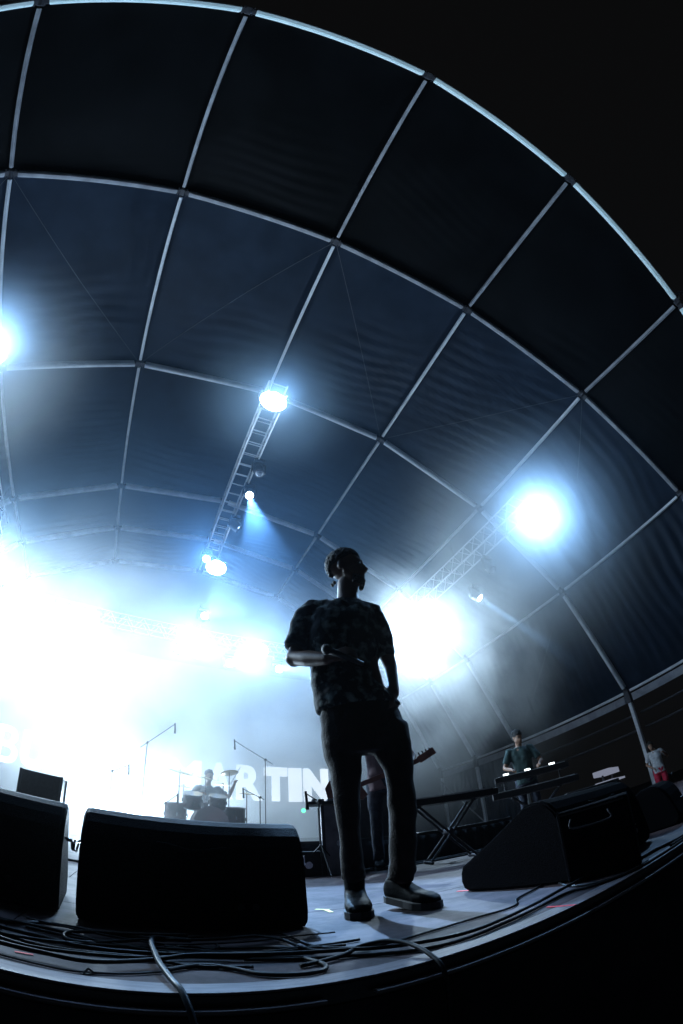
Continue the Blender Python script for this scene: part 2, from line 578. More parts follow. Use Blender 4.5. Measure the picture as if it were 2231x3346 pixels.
# eave bands, posts, walls, bracing
for jx, sg in ((8, 1), (0, -1)):
    for i in range(1, 5):
        a, b = node(i, jx), node(i + 1, jx)
        bm = bmesh.new()
        add_beam(bm, a + Vector((0, 0.15, -0.22)), b + Vector((0, -0.15, -0.22)), 0.05, 0.24)
        tobj('eave_band', bm, M_LINER)
        if i < 3:
            for k, dz in enumerate((-0.75, -1.25)):
                bm = bmesh.new()
                add_tube(bm, [a + Vector((0.3 * sg, 0.1, dz)), b + Vector((0.3 * sg, -0.1, dz))], 0.035, 8)
                tobj('side_rail', bm, M_JOINT)
    for i in range(1, 6):
        a = node(i, jx)
        bm = bmesh.new()
        add_beam(bm, a + Vector((0, 0, -0.36)), (a.x, a.y, -1.2), 0.12, 0.12, bevel=0.01)
        tobj('post', bm, M_ALU)
        bm = bmesh.new()
        add_box(bm, a + Vector((0, 0, -0.2)), (0.17, 0.2, 0.34), bevel=0.015)
        tobj('eave_bracket', bm, M_JOINT)
    for i in (3, 4):
        a, b = node(i, jx), node(i + 1, jx)
        bm = bmesh.new()
        n = 60
        rows = []
        for z in (2.85, 1.5, 0.2, -1.2):
            rows.append([bm.verts.new((a.x + sg * 0.1 + 0.02 * math.sin(q * 0.9 + z), a.y + (b.y - a.y) * q / n, z)) for q in range(n + 1)])
        for r in range(3):
            for q in range(n):
                bm.faces.new((rows[r][q], rows[r][q + 1], rows[r + 1][q + 1], rows[r + 1][q]))
        tobj('side_wall', bm, M_FABRIC, smooth=True)
    a, b = node(4, jx), node(5, jx)
    bm = bmesh.new()
    add_tube(bm, [(a.x - sg * 0.05, a.y, 0.35), (a.x - sg * 0.05, b.y, 2.6)], 0.03, 8)
    tobj('brace', bm, M_LINER)
# gable wall at the back
bm = bmesh.new()
vs = [(-9.95, -1.2)] + [(NX[j], NZ[j] + 0.05) for j in range(9)] + [(13.489, -1.2)]
f = [bm.verts.new((x, 17.6, z)) for x, z in vs]
g2 = [bm.verts.new((x, 17.64, z)) for x, z in vs]
bm.faces.new(f)
bm.faces.new(g2[::-1])
tobj('gable_wall', bm, M_FABRIC)
for (i1, j1), (i2, j2) in [((1, 2), (2, 3)), ((1, 4), (2, 3)), ((1, 4), (2, 5)), ((1, 6), (2, 5)), ((1, 6), (2, 7)), ((2, 7), (3, 8)), ((1, 2), (2, 1))]:
    a, b = node(i1, j1), node(i2, j2)
    bm = bmesh.new()
    m = (a + b) / 2 + Vector((0, 0, -0.06))
    add_tube(bm, [a, m, b], 0.006, 6)
    tobj('bracing_cable', bm, M_STEEL_ROPE)
# small lattice girders beyond the front arch
for jj, tgt in ((2, Vector((-9.3, -1.2, 7.4))), (6, Vector((10.6, -2.9, 9.4)))):
    a = node(0, jj)
    d = (tgt - a)
    bm = bmesh.new()
    off = Vector((0, -0.12, 0.28))
    add_tube(bm, [a, a + d], 0.03, 8)
    add_tube(bm, [a + off, a + d + off], 0.03, 8)
    nseg = 10
    for q in range(nseg):
        add_tube(bm, [a + d * q / nseg + (off if q % 2 else Vector()), a + d * (q + 1) / nseg + (Vector() if q % 2 else off)], 0.016, 6)
    tobj('lattice_girder', bm, M_TRUSS)

# ------------------------------------------------------------------ trusses
def truss(name, label, a, b, w, h, step=0.5, rungs_only=False):
    a, b = Vector(a), Vector(b)
    t = thing(name, label, 'truss', a)
    d = (b - a)
    L = d.length
    d.normalize()
    side = Vector((0, 0, 1)).cross(d).normalized()
    up = Vector((0, 0, 1))
    cor = [(-w / 2, 0), (w / 2, 0), (-w / 2, h), (w / 2, h)]
    for (s, u) in cor:
        bm = bmesh.new()
        p = side * s + up * u
        add_tube(bm, [p, p + d * L], 0.026, 8)
        obj('chord', bm, M_TRUSS, t)
    n = int(L / step)
    def piece(name, p, q, r, ks):
        bm = bmesh.new()
        add_tube(bm, [p, q], r, 6)
        o = obj(name, bm, M_TRUSS, t, matrix=Matrix.Translation(d * 0.05))
        for k in ks:
            inst(name, o.data, t, Matrix.Translation(d * min(L - 0.02, 0.05 + k * step)))
    for u in (0, h):
        piece('rung', side * (-w / 2) + up * u, side * (w / 2) + up * u, 0.017, range(1, n + 1))
    for sd in (-w / 2, w / 2):
        piece('diagonal', side * sd, side * sd + up * h + d * step / 2, 0.014, range(1, n))
        piece('diagonal', side * sd + up * h + d * step / 2, side * sd + d * step, 0.014, range(1, n))
    # steel ropes up to the roof
    for f in (0.12, 0.5, 0.9):
        bm = bmesh.new()
        q = d * L * f + up * h
        add_tube(bm, [q, q + up * (1.6 if 'centre' in label or 'ridge' in label else 0.9)], 0.008, 6)
        obj('hanging_rope', bm, M_STEEL_ROPE, t)
    return t
truss('lighting_truss', 'long lighting truss hanging under the roof ridge, running upstage', (1.66, 5.75, 9.58), (1.66, 13.0, 9.58), 0.48, 0.42, 0.42)
truss('lighting_truss', 'lighting truss under the right roof slope, behind the big flood light', (8.95, 5.6, 7.95), (8.95, 12.2, 7.95), 0.5, 0.45, 0.55)
truss('lighting_truss', 'lighting truss under the left roof slope at the left picture edge', (-5.5, 5.6, 7.95), (-5.5, 12.2, 7.95), 0.5, 0.45, 0.55)
truss('lighting_truss', 'rear lighting truss running across the stage behind the drums', (-6.5, 12.5, 6.02), (9.6, 12.5, 6.02), 0.34, 0.34, 0.5)

# ------------------------------------------------------------------ lamps
def aim(d):
    return Vector(d).to_track_quat('-Z', 'Y').to_matrix()
def spot(parent, offset, R, energy, size_deg, blend=0.6, rad=0.08, col=BLUE):
    L = bpy.data.lights.new('lamp_light', 'SPOT')
    L.energy = energy * LIGHT_K
    L.color = col
    L.spot_size = math.radians(size_deg)
    L.spot_blend = blend
    L.shadow_soft_size = rad
    o = bpy.data.objects.new('lamp_light', L)
    C.objects.link(o)
    o.parent = parent
    o.matrix_local = Matrix.Translation(offset) @ R.to_4x4()
    return o
def flood(label, loc, d, energy, cone=120, size=(0.62, 0.40), group=None, up=0.28, col=BLUE):
    t = thing('flood_light', label, 'flood light', loc, 0, group)
    R = aim(d)
    fw = R @ Vector((0, 0, -1))
    M = R.to_4x4()
    bm = bmesh.new()
    add_box(bm, (0, 0, 0.11), (size[0] * 0.9, size[1] * 0.95, 0.17), bevel=0.05)
    for k in range(5):
        add_box(bm, ((k - 2) * size[0] / 5, 0, 0.21), (0.012, size[1], 0.05))
    obj('housing', bm, M_BLACK, t, matrix=M)
    bm = bmesh.new()
    add_lathe(bm, [(0.0001, -0.030), (size[0] * 0.25, -0.026), (size[0] * 0.42, -0.014), (size[0] * 0.52, 0.012)], 32, Matrix.Diagonal((1.05, 0.76, 1, 1)), caps=False)
    obj('lens', bm, M_LENS, t, matrix=M)
    bm = bmesh.new()
    w = size[0] / 2 + 0.07
    X = R @ Vector((1, 0, 0))
    c = -fw * 0.1
    add_tube(bm, [c + X * w, c + X * w + Vector((0, 0, up)), c - X * w + Vector((0, 0, up)), c - X * w], 0.014, 6)
    add_box(bm, c + Vector((0, 0, up + 0.05)), (0.08, 0.08, 0.1), bevel=0.01)
    obj('yoke', bm, M_JOINT, t)
    spot(t, fw * 0.05, R, energy, cone, 0.9, 0.16, col)
    return t
def moving_head(label, loc, d, energy, cone=9, lit=True, group='moving head lights on the trusses'):
    t = thing('moving_head_light', label, 'moving light', loc, 0, group)
    R = aim(d)
    M = R.to_4x4() @ Matrix.Scale(1.25, 4)
    fw = R @ Vector((0, 0, -1))
    bm = bmesh.new()
    add_lathe(bm, [(0.09, 0.16), (0.12, 0.12), (0.125, -0.02), (0.115, -0.14), (0.10, -0.15)], 20)
    obj('head', bm, M_BLACK, t, smooth=False, matrix=M)
    bm = bmesh.new()
    add_lathe(bm, [(0.0001, -0.165), (0.06, -0.16), (0.097, -0.148)], 20, caps=False)
    obj('lens', bm, M_LENS if lit else M_CHROME, t, matrix=M)
    bm = bmesh.new()
    for s in (-1, 1):
        add_box(bm, (s * 0.185, 0, 0.06), (0.045, 0.1, 0.3), bevel=0.015)
    add_box(bm, (0, 0, 0.22), (0.41, 0.11, 0.05), bevel=0.015)
    obj('yoke', bm, M_BLACK, t)
    bm = bmesh.new()
    add_box(bm, (0, 0, 0.31), (0.30, 0.22, 0.12), bevel=0.015)
    add_box(bm, (-0.09, 0, 0.40), (0.05, 0.06, 0.08))
    add_box(bm, (0.09, 0, 0.40), (0.05, 0.06, 0.08))
    obj('base', bm, M_BLACK, t)
    if lit:
        spot(t, fw * 0.24, R, energy, cone, 0.25, 0.05)
    return t
FLOODS = [  # label, loc, dir, energy, cone
    ('large square flood light at the front end of the ridge truss', (1.62, 5.95, 9.45), (-0.0, -0.8, -0.6), E_FRONT, 112),
    ('biggest blazing flood light, on the front end of the right truss', (9.35, 5.65, 7.75), (-0.7, -0.65, -0.5), E_RIGHT * 1.4, 115),
    ('flood light on the front end of the left truss, at the picture edge', (-5.40, 6.4, 9.0), (0.35, -0.8, -0.5), E_RIGHT * 0.6, 115),
    ('blazing flood light low on the rear end of the right truss', (8.9, 11.6, 6.9), (-0.55, -0.75, -0.35), E_REAR, 130),
    ('flood light at the rear end of the left truss inside the fog', (-5.2, 11.6, 6.9), (0.45, -0.75, -0.35), E_REAR, 130),
    ('flood light near the back end of the ridge truss', (1.80, 12.4, 8.78), (-0.05, -0.85, -0.5), E_MID, 125),
    ('wide flood light on the rear cross truss, above the drummer', (1.25, 12.3, 6.10), (-0.05, -0.9, -0.35), E_MID, 125),
    ('wide flood light on the rear cross truss, to the left of the standing man', (3.33, 12.3, 5.98), (-0.15, -0.9, -0.35), E_MID, 125),
    ('low flood light on the rear cross truss, behind the left fog', (-2.2, 12.2, 5.2), (0.15, -0.9, -0.3), E_FOG, 130),
    ('low flood light at the far left of the rear cross truss', (-3.6, 12.2, 5.2), (0.3, -0.9, -0.3), E_FOG, 130),
]
for lb, loc, d, e, cn in FLOODS:
    flood(lb, loc, d, e, cn, col=PALE_BLUE if e in (E_REAR, E_FOG) else BLUE)
for lb, loc, e in [('added unseen flood light on the stage floor behind the fog, left of the drums', (-0.6, 13.0, 0.75), E_LOW), ('added unseen flood light on the stage floor behind the left part of the drum kit', (0.35, 13.0, 0.75), E_LOW),  # both added out of sight to whiten the low fog
                   ('flood light on the stage floor right of the drum kit, below the letter T', (2.42, 13.0, 0.85), E_LOW * 0.25)]:
    flood(lb, loc, (0.0, -1, 0.12), e, 120, up=-0.32, col=PALE_BLUE)
moving_head('brightest round moving light on the ridge truss, above the singer', (1.98, 9.1, 9.25), (-0.85, -6.9, -9.25), E_POOL, 9)
moving_head('small round moving light under the right truss beaming down right', (9.15, 8.6, 6.95), (0.33, -0.62, -1.0), E_BEAM, 7)
moving_head('small moving light beside the flood at the back of the ridge truss', (1.40, 12.0, 8.75), (-0.2, -0.95, -0.6), E_BEAM * 0.3, 20)
moving_head('round moving light hanging alone between ridge truss and rear truss', (1.60, 12.5, 6.92), (0.05, -0.95, -0.3), E_BEAM * 0.5, 20)
moving_head('leftmost small round light below the rear cross truss', (0.99, 12.4, 5.62), (0, -0.95, -0.3), E_BEAM * 0.3, 20)
moving_head('second small round light from the left below the rear cross truss', (1.57, 12.4, 5.62), (0, -0.95, -0.3), E_BEAM * 0.3, 20)
moving_head('small round light midway between the two wide flood lights', (2.49, 12.4, 5.46), (0, -0.95, -0.3), E_BEAM * 0.5, 20)
moving_head('small round light on the rear cross truss beside the man\'s elbow', (4.02, 12.4, 5.5), (0, -0.95, -0.3), E_BEAM * 0.5, 20)
moving_head('unlit moving light upper of two on the ridge truss', (1.95, 8.1, 9.25), (0.1, -0.4, -1.0), 0, lit=False)
moving_head('unlit moving light halfway along the ridge truss below the lit one', (1.95, 10.6, 9.25), (0.9, -0.2, -0.8), 0, lit=False)
moving_head('unlit moving light beside the lit one on the right truss', (9.1, 7.7, 7.4), (0.1, -0.6, -1.0), 0, lit=False)

# ------------------------------------------------------------------ light-up sign
sign = thing('light_up_sign', 'long row of glowing white block letters reading BUGUIN MARTIN at the back', 'sign', (1.2, 14.45, 1.7))
bm = bmesh.new()
add_box(bm, (0, 0.12, 1.6), (15.0, 0.05, 5.6))
obj('backing_board', bm, M_BACKDROP, sign)
for x0, x1, ch in [(-4.05, -3.36, 'B'), (-3.27, -2.46, 'U'), (-2.4, -1.55, 'G'), (-1.44, -0.64, 'U'), (-0.56, -0.15, 'I'), (-0.08, 0.86, 'N'),
                   (1.16, 2.2, 'M'), (2.3, 3.2, 'A'), (3.32, 4.15, 'R'), (4.22, 4.98, 'T'), (5.05, 5.47, 'I'), (5.56, 6.42, 'N')]:
    cu = bpy.data.curves.new('txt', 'FONT')
    cu.body = ch
    cu.extrude = 0.06
    cu.offset = {'B': 0.012, 'R': 0.03, 'A': 0.035}.get(ch, 0.058)
    to = bpy.data.objects.new('txt', cu)
    me = bpy.data.meshes.new_from_object(to)
    xs = [v.co.x for v in me.vertices]
    ys = [v.co.y for v in me.vertices]
    bx, by = min(xs), min(ys)
    sx, sy = (x1 - x0) / (max(xs) - bx), 1.12 / (max(ys) - by)
    for v in me.vertices:
        v.co = Vector(((v.co.x - bx) * sx + x0 - 1.2, -v.co.z - 0.02, (v.co.y - by) * sy + 0.0))
    bpy.data.objects.remove(to)
    me.materials.clear()
    me.materials.append(M_LETTER)
    me.name = 'letter'
    o = bpy.data.objects.new('letter', me)
    C.objects.link(o)
    o.parent = sign
for x in (-5.2, -2, 1.2, 4.2, 5.6):
    box_obj('support_leg', (x, 0.18, -0.65), (0.06, 0.06, 1.4), M_JOINT, sign)

# ------------------------------------------------------------------ floor monitors
M_MON = grain(new_mat('textured_black_paint', (0.018, 0.018, 0.02), 0.6, spec=0.05), (0.001, 0.001, 0.0013), (0.009, 0.010, 0.013), 160, 0.7, (0.45, 0.75), bscale=260)
M_MON_SHADED = grain(new_mat('black_paint_shaded', (0.01, 0.01, 0.01), 0.95, spec=0.02), (0.001, 0.001, 0.001), (0.006, 0.006, 0.008), 160, 0.3, (0.85, 1.0), bscale=260)  # black cabinet finish, darkened for the shade on the right-hand gear
M_GRILLE = grain(new_mat('speaker_grille', (0.02, 0.02, 0.022), 0.5, 0.3), (0.01, 0.01, 0.012), (0.04, 0.04, 0.045), 200, 0.6)
def wedge(label, loc, rotz, W=0.74, D=0.55, H=0.40, group='black wedge monitors along the stage edge', grips=True, mat=None):
    """stage wedge: local -Y is the tall back, the grille slopes towards +Y"""
    t = thing('floor_monitor', label, 'stage monitor', loc, rotz, group)
    prof = [(0.035, 0.0), (0.008, 0.02), (0.0, 0.06), (0.022, H - 0.15), (0.036, H - 0.095), (0.056, H - 0.052), (0.084, H - 0.020), (0.118, H - 0.004), (0.15, H), (0.20, H - 0.006), (0.235, H - 0.028), (D - 0.02, 0.125), (D - 0.004, 0.09), (D, 0.05), (D - 0.012, 0.016), (D - 0.04, 0.002)]
    bm = bmesh.new()
    xs = [-W / 2, -W / 2 + 0.012, W / 2 - 0.012, W / 2]
    cy, cz = D * 0.36, H * 0.42
    rings = []
    for k, x in enumerate(xs):
        s = 0.965 if k in (0, 3) else 1.0
        rings.append([bm.verts.new((x, cy + (y - cy) * s, max(0.004, cz + (z - cz) * s) if k in (0, 3) else z)) for y, z in prof])
    n = len(prof)
    for a in range(3):
        for k in range(n):
            bm.faces.new((rings[a][k], rings[a][(k + 1) % n], rings[a + 1][(k + 1) % n], rings[a + 1][k]))
    bm.faces.new(rings[0][::-1])
    bm.faces.new(rings[3])
    bmesh.ops.bevel(bm, geom=[e for e in bm.edges if abs(e.verts[0].co.x - e.verts[1].co.x) < 1e-5], offset=0.006, segments=2, affect='EDGES')
    obj('cabinet', bm, mat or M_MON, t)
    # grille plate on the slope
    a, b = Vector((0, 0.25, H - 0.045)), Vector((0, D - 0.03, 0.118))
    d = (b - a)
    nrm = Vector((0, -d.z, d.y)).normalized()
    bm = bmesh.new()
    add_beam(bm, a + nrm * 0.006, b + nrm * 0.006, W - 0.09, 0.012, up=nrm, bevel=0.004)
    obj('grille', bm, M_GRILLE, t)
    for s in (-1, 1) if grips else ():
        bm = bmesh.new()
        x = s * (W / 2 + 0.003)
        add_tube(bm, [(x - s * 0.004, 0.10, 0.27), (x + s * 0.022, 0.10, 0.268), (x + s * 0.026, 0.11, 0.235), (x + s * 0.026, 0.20, 0.225), (x + s * 0.022, 0.215, 0.255), (x - s * 0.004, 0.215, 0.262)], 0.0045, 8)
        obj('handle', bm, M_CHROME, t, smooth=True)
    # two recessed fins on the back
    bm = bmesh.new()
    pts = [(-0.13, 0.0, 0.305), (-0.09, 0.0, 0.302), (-0.02, 0.0, 0.285), (0.03, 0.0, 0.288), (0.09, 0.0, 0.30), (0.13, 0.0, 0.298)]
    add_tube(bm, [(x, 0.028, z) for x, y, z in pts], 0.004, 6)
    obj('rear_rib', bm, M_MON, t)
    bm = bmesh.new()
    add_box(bm, (0.18, 0.018, 0.09), (0.12, 0.02, 0.07), bevel=0.004)
    add_lathe(bm, [(0.012, 0), (0.012, 0.012)], 12, Matrix.Translation((0.15, 0.006, 0.09)) @ Matrix.Rotation(PI / 2, 4, 'X'))
    add_lathe(bm, [(0.012, 0), (0.012, 0.012)], 12, Matrix.Translation((0.20, 0.006, 0.09)) @ Matrix.Rotation(PI / 2, 4, 'X'))
    obj('socket_plate', bm, M_BLACK, t)
    return t
wedge('black wedge monitor in front of the drum kit, between cables and man', (0.246, 1.66, 0), math.radians(-1.5), W=0.775)
wedge('black wedge monitor cut off by the left picture edge', (-0.57, 1.70, 0), math.radians(3), W=0.74)
wedge('black wedge monitor right of the standing man, seen from its side', (1.90, 1.27, 0), math.radians(6), W=0.74, D=0.64, H=0.365, grips=False, mat=M_MON_SHADED)
t = thing('equipment_box', 'black box with a steel carrying handle at the right stage edge', 'equipment box', (1.62, 1.0, 0), math.radians(31))
bm = bmesh.new()
add_box(bm, (0.40, 0.14, 0.150), (0.80, 0.28, 0.29), bevel=0.012)
obj('shell', bm, M_MON_SHADED, t)
bm = bmesh.new()
add_box(bm, (-0.001, 0.14, 0.28), (0.006, 0.25, 0.006))
add_box(bm, (-0.001, 0.272, 0.16), (0.006, 0.008, 0.28))
obj('edge_trim', bm, M_BLACK, t)
bm = bmesh.new()
add_tube(bm, spline([(0.002, 0.225, 0.255), (-0.022, 0.225, 0.253), (-0.026, 0.222, 0.222), (-0.026, 0.082, 0.222), (-0.022, 0.08, 0.253), (0.002, 0.08, 0.255)], 4), 0.0040, 8)
obj('handle', bm, M_JOINT, t, smooth=True)
wedge('black wedge monitor at the far right behind the equipment box', (2.90, 1.40, 0), math.radians(20), W=0.6, H=0.27, grips=False, mat=M_MON_SHADED)

# ------------------------------------------------------------------ cables on the floor
def cable(label, pts, r=0.0052, mat=M_RUBBER, z=None, wob=0.0015, name='audio_cable', group='black cables lying along the stage edge'):
    P = []
    for i, q in enumerate(pts):
        zz = q[2] if len(q) > 2 else r + (z or 0)
        P.append((q[0], q[1], zz))
    P = spline(P, 7)
    for p in P:
        p.x += wob * noise.noise(p * 14)
        p.y += wob * noise.noise(p * 14 + Vector((5, 0, 0)))
    bm = bmesh.new()
    add_tube(bm, P, r, 8)
    o = obj(name, bm, mat, smooth=True)
    tag(o, label, 'cable', group)
    return o
cable('long black cable nearest the stage edge crossing under the loops', [(-0.45, 1.13), (-0.254, 1.115), (-0.16, 1.112), (-0.067, 1.104), (0.024, 1.147), (0.105, 1.2), (0.182, 1.248), (0.342, 1.239), (0.534, 1.19), (0.605, 1.148), (0.695, 1.108), (0.854, 1.067), (1.104, 1.107), (1.385, 1.171), (1.6, 1.2)], 0.006, z=0.012)
cable('black cable that leaves the floor loops and runs right along the edge', [(0.3, 1.24), (0.525, 1.169), (0.608, 1.12), (0.703, 1.072), (0.833, 1.055), (1.091, 1.095), (1.33, 1.13), (1.40, 1.06), (1.55, 0.998), (1.75, 0.99), (2.3, 1.0)], 0.0055)
cable('thin black cable curving behind the loop beside the monitor corner', [(-0.02, 1.38), (0.031, 1.409), (0.124, 1.46), (0.2, 1.47), (0.29, 1.49), (0.40, 1.53), (0.46, 1.45), (0.477, 1.295), (0.52, 1.225), (0.62, 1.21)], 0.005, z=0.006)
cable('black cable snaking past the man\'s feet to the right monitor', [(0.50, 1.60), (0.511, 1.495), (0.524, 1.334), (0.577, 1.264), (0.681, 1.226), (0.842, 1.25), (1.017, 1.261), (1.185, 1.244), (1.304, 1.341), (1.50, 1.41), (1.62, 1.48)], 0.0042)
cable('black cable bent into a narrow hairpin at the left of the heap', [(0.2, 1.53), (0.096, 1.512), (-0.028, 1.472), (-0.088, 1.447), (-0.13, 1.403), (-0.142, 1.347), (-0.126, 1.305), (-0.079, 1.305), (-0.015, 1.358), (0.061, 1.42), (0.151, 1.45)], 0.006, z=0.008)
cable('thick grey cable hanging over the stage edge in the middle', [(0.20, 1.46, 0.012), (0.156, 1.455, 0.014), (0.118, 1.44, 0.02), (0.092, 1.39, 0.03), (0.080, 1.29, 0.036), (0.084, 1.155, 0.026), (0.10, 1.03, 0.014), (0.112, 0.975, 0.004), (0.125, 0.935, -0.04), (0.135, 0.93, -0.14), (0.14, 0.94, -0.4), (0.14, 0.95, -0.9)], 0.0072, M_RUBBER_GREY, group='cables hanging over the stage edge')
cable('black cable laid in the wide loop on the right of the heap', [(0.12, 1.39), (0.154, 1.364), (0.221, 1.318), (0.295, 1.271), (0.40, 1.26), (0.435, 1.208), (0.45, 1.159), (0.455, 1.11), (0.436, 1.065), (0.401, 1.05), (0.356, 1.055), (0.297, 1.084), (0.256, 1.14), (0.204, 1.18), (0.153, 1.17), (0.098, 1.129)], 0.0062)
cable('black cable entering at left and passing under the monitor', [(-0.5, 1.40), (-0.316, 1.40), (-0.218, 1.50), (-0.125, 1.52), (-0.029, 1.49), (0.096, 1.50), (0.25, 1.55)], 0.006)
cable('black cable entering at left just in front of the hairpin', [(-0.5, 1.34), (-0.3, 1.312), (-0.187, 1.302), (-0.114, 1.279), (-0.036, 1.275), (0.054, 1.28), (0.16, 1.29)], 0.006, z=0.003)
cable('black cable entering at left, running into the middle of the heap', [(-0.5, 1.24), (-0.284, 1.246), (-0.203, 1.230), (-0.126, 1.228), (0.027, 1.25), (0.087, 1.222), (0.171, 1.177), (0.3, 1.16)], 0.005)
cable('thin black cable close to the pale edge strip at left', [(-0.4, 1.08), (-0.241, 1.067), (-0.173, 1.062), (-0.107, 1.056), (-0.057, 1.065), (0.023, 1.091), (0.1, 1.13)], 0.003)
cable('black cable arching right and dropping over the stage edge', [(0.402, 1.126, 0.006), (0.523, 1.160, 0.01), (0.584, 1.18, 0.022), (0.64, 1.14, 0.034), (0.665, 1.07, 0.028), (0.668, 0.99, 0.008), (0.668, 0.945, -0.03), (0.668, 0.94, -0.16), (0.67, 0.95, -0.6)], 0.0065, group='cables hanging over the stage edge')
cable('grey cable curled at the foot of the sideways monitor', [(1.70, 1.50), (1.655, 1.454), (1.536, 1.336), (1.458, 1.229), (1.438, 1.141), (1.47, 1.06), (1.56, 1.01), (1.7, 1.02)], 0.0045, M_RUBBER_GREY)
cable('black cable at the far right beyond the monitors', [(1.65, 1.10), (1.777, 1.093), (1.904, 1.089), (2.077, 1.047), (2.5, 1.06), (3.2, 1.1)], 0.007)
cable('black cable beside the stage edge at the far right', [(1.9, 1.02), (2.3, 1.03), (2.9, 1.2), (3.6, 1.25)], 0.007)
cable('short black cable end curled in the middle of the heap', [(0.15, 1.385), (0.204, 1.388), (0.245, 1.36), (0.268, 1.40), (0.262, 1.45)], 0.004, z=0.004)
cable('thin black cable behind the heap running right', [(0.2, 1.40), (0.262, 1.386), (0.381, 1.377), (0.487, 1.322), (0.60, 1.30)], 0.0045)
rr = random.Random(3)
HEAP = ['black cable at the bottom of the tangled heap, nearest the left monitor', 'black cable of the heap that starts closest to the stage edge', 'black cable of the heap just behind the thick grey one', 'thinner black cable winding through the left half of the heap', 'thicker black cable lying across the heap towards the right', 'black cable of the heap that ends beside the wide loop', 'black cable of the heap passing under the hairpin bend', 'black cable of the heap hidden in the shadow of the middle monitor', 'topmost black cable of the tangled heap at left']
for k in range(5):
    x0 = -0.5 + rr.random() * 0.3
    y0 = 1.2 + rr.random() * 0.32
    P = [(x0 + 0.13 * q, y0 + 0.05 * math.sin(q * 0.9 + k) + rr.uniform(-0.02, 0.02) - 0.006 * q) for q in range(8)]
    cable(HEAP[k], P, rr.choice((0.003, 0.004, 0.005)), z=rr.random() * 0.01, group='cables tangled in the heap')
cable('black cable along the foot of the riser skirt', [(-3, 4.38), (-1.2, 4.36), (-0.5, 4.40), (0.4, 4.33), (1.2, 4.36), (1.9, 4.30), (2.6, 4.36), (3.4, 4.34), (4.6, 4.38)], 0.012, group='cables along the riser')
cable('black cable slack behind the keyboard stand', [(1.2, 4.2), (1.8, 4.25), (2.5, 4.15), (3.0, 4.22), (3.6, 4.18), (4.4, 4.3)], 0.009, group='cables along the riser')
for k, (x, y, rz, lb) in enumerate([(-0.225, 1.186, 0.3, 'small dark cable clip left of the red tape mark'), (-0.062, 1.060, -0.9, 'small dark cable clip at the pale edge strip')]):
    t = thing('cable_clip', lb, 'cable clip', (x, y, 0), rz)
    bm = bmesh.new()
    add_tube(bm, [(0, -0.014, 0.002), (0, 0, 0.013), (0, 0.014, 0.002)], 0.003, 6)
    obj('clip', bm, M_BLACK, t)
    box_obj('base', (0, 0, 0.0015), (0.010, 0.034, 0.002), M_BLACK, t)
def tape(label, x, y, rz, L, mat, w=0.018, group='tape marks on the stage floor'):
    bm = bmesh.new()
    add_box(bm, (0, 0, 0.0012), (L, w, 0.0008))
    o = obj('tape_mark', bm, mat)
    o.location = (x, y, 0)
    o.rotation_euler = (0, 0, rz)
    tag(o, label, 'tape', group)
tape('red tape mark beside the front corner of the sideways monitor', 1.50, 1.86, -1.2, 0.12, M_TAPE_RED)
tape('red tape mark in front of the sideways monitor near the edge', 1.172, 1.028, -1.55, 0.11, M_TAPE_RED, 0.012)
tape('faint red tape mark at the left beside the cable clip', -0.205, 1.132, 0.2, 0.04, M_TAPE_RED, 0.008)
tape('pale yellow tape mark between the monitor and the man\'s boots', 0.86, 2.08, -0.9, 0.07, M_TAPE_YEL)
tape('second strip of the pale yellow corner mark near the boots', 0.862, 2.02, 1.45, 0.1, M_TAPE_YEL)

# ------------------------------------------------------------------ people
def skin_mat(name, c, r=0.5):
    return grain(new_mat(name, c, r, spec=0.4), tuple(x * 0.85 for x in c), tuple(min(1, x * 1.12) for x in c), 14, 0.15, bscale=120)
M_SKIN_DARK = skin_mat('skin_deep_brown', (0.10, 0.055, 0.038))
M_SKIN_MID = skin_mat('skin_tan', (0.32, 0.18, 0.12))
M_HAIR = grain(new_mat('black_hair', (0.01, 0.009, 0.009), 0.6), (0.006, 0.005, 0.005), (0.022, 0.018, 0.016), 120, 0.8, bscale=200)
M_SHIRT = grain(new_mat('patterned_shirt', (0.04, 0.05, 0.05), 0.75, spec=0.2), (0.008, 0.011, 0.014), (0.24, 0.30, 0.29), 22, 0.3, detail=5, lo=0.50, hi=0.68, bscale=60)
M_TROUSER = grain(new_mat('dark_brown_trousers', (0.03, 0.024, 0.021), 0.8, spec=0.2), (0.013, 0.010, 0.009), (0.03, 0.023, 0.020), 6, 0.4, bscale=90)
M_LEATHER = grain(new_mat('black_leather', (0.012, 0.013, 0.015), 0.3, spec=0.08), (0.002, 0.0025, 0.003), (0.005, 0.006, 0.007), 20, 0.2, (0.45, 0.7), bscale=60)
M_SOLE = new_mat('rubber_sole', (0.015, 0.015, 0.016), 0.7)
M_EYE = new_mat('eye_dark', (0.06, 0.05, 0.05), 0.4)
M_WHITE_SHIRT = grain(new_mat('white_tshirt', (0.62, 0.62, 0.64), 0.8), (0.55, 0.55, 0.58), (0.7, 0.7, 0.72), 8, 0.3)
M_RED_SHORTS = grain(new_mat('red_shorts', (0.6, 0.02, 0.06), 0.8), (0.5, 0.015, 0.045), (0.7, 0.03, 0.08), 8, 0.3)
M_TEAL_SHIRT = grain(new_mat('dark_teal_shirt', (0.03, 0.07, 0.07), 0.8), (0.022, 0.05, 0.052), (0.045, 0.09, 0.088), 8, 0.3)
M_GREY_SHIRT = grain(new_mat('pale_grey_shirt', (0.25, 0.28, 0.33), 0.8), (0.2, 0.23, 0.28), (0.32, 0.35, 0.4), 8, 0.3)
M_MAUVE_SHIRT = grain(new_mat('mauve_shirt', (0.16, 0.10, 0.11), 0.8), (0.12, 0.075, 0.085), (0.2, 0.13, 0.14), 8, 0.3)
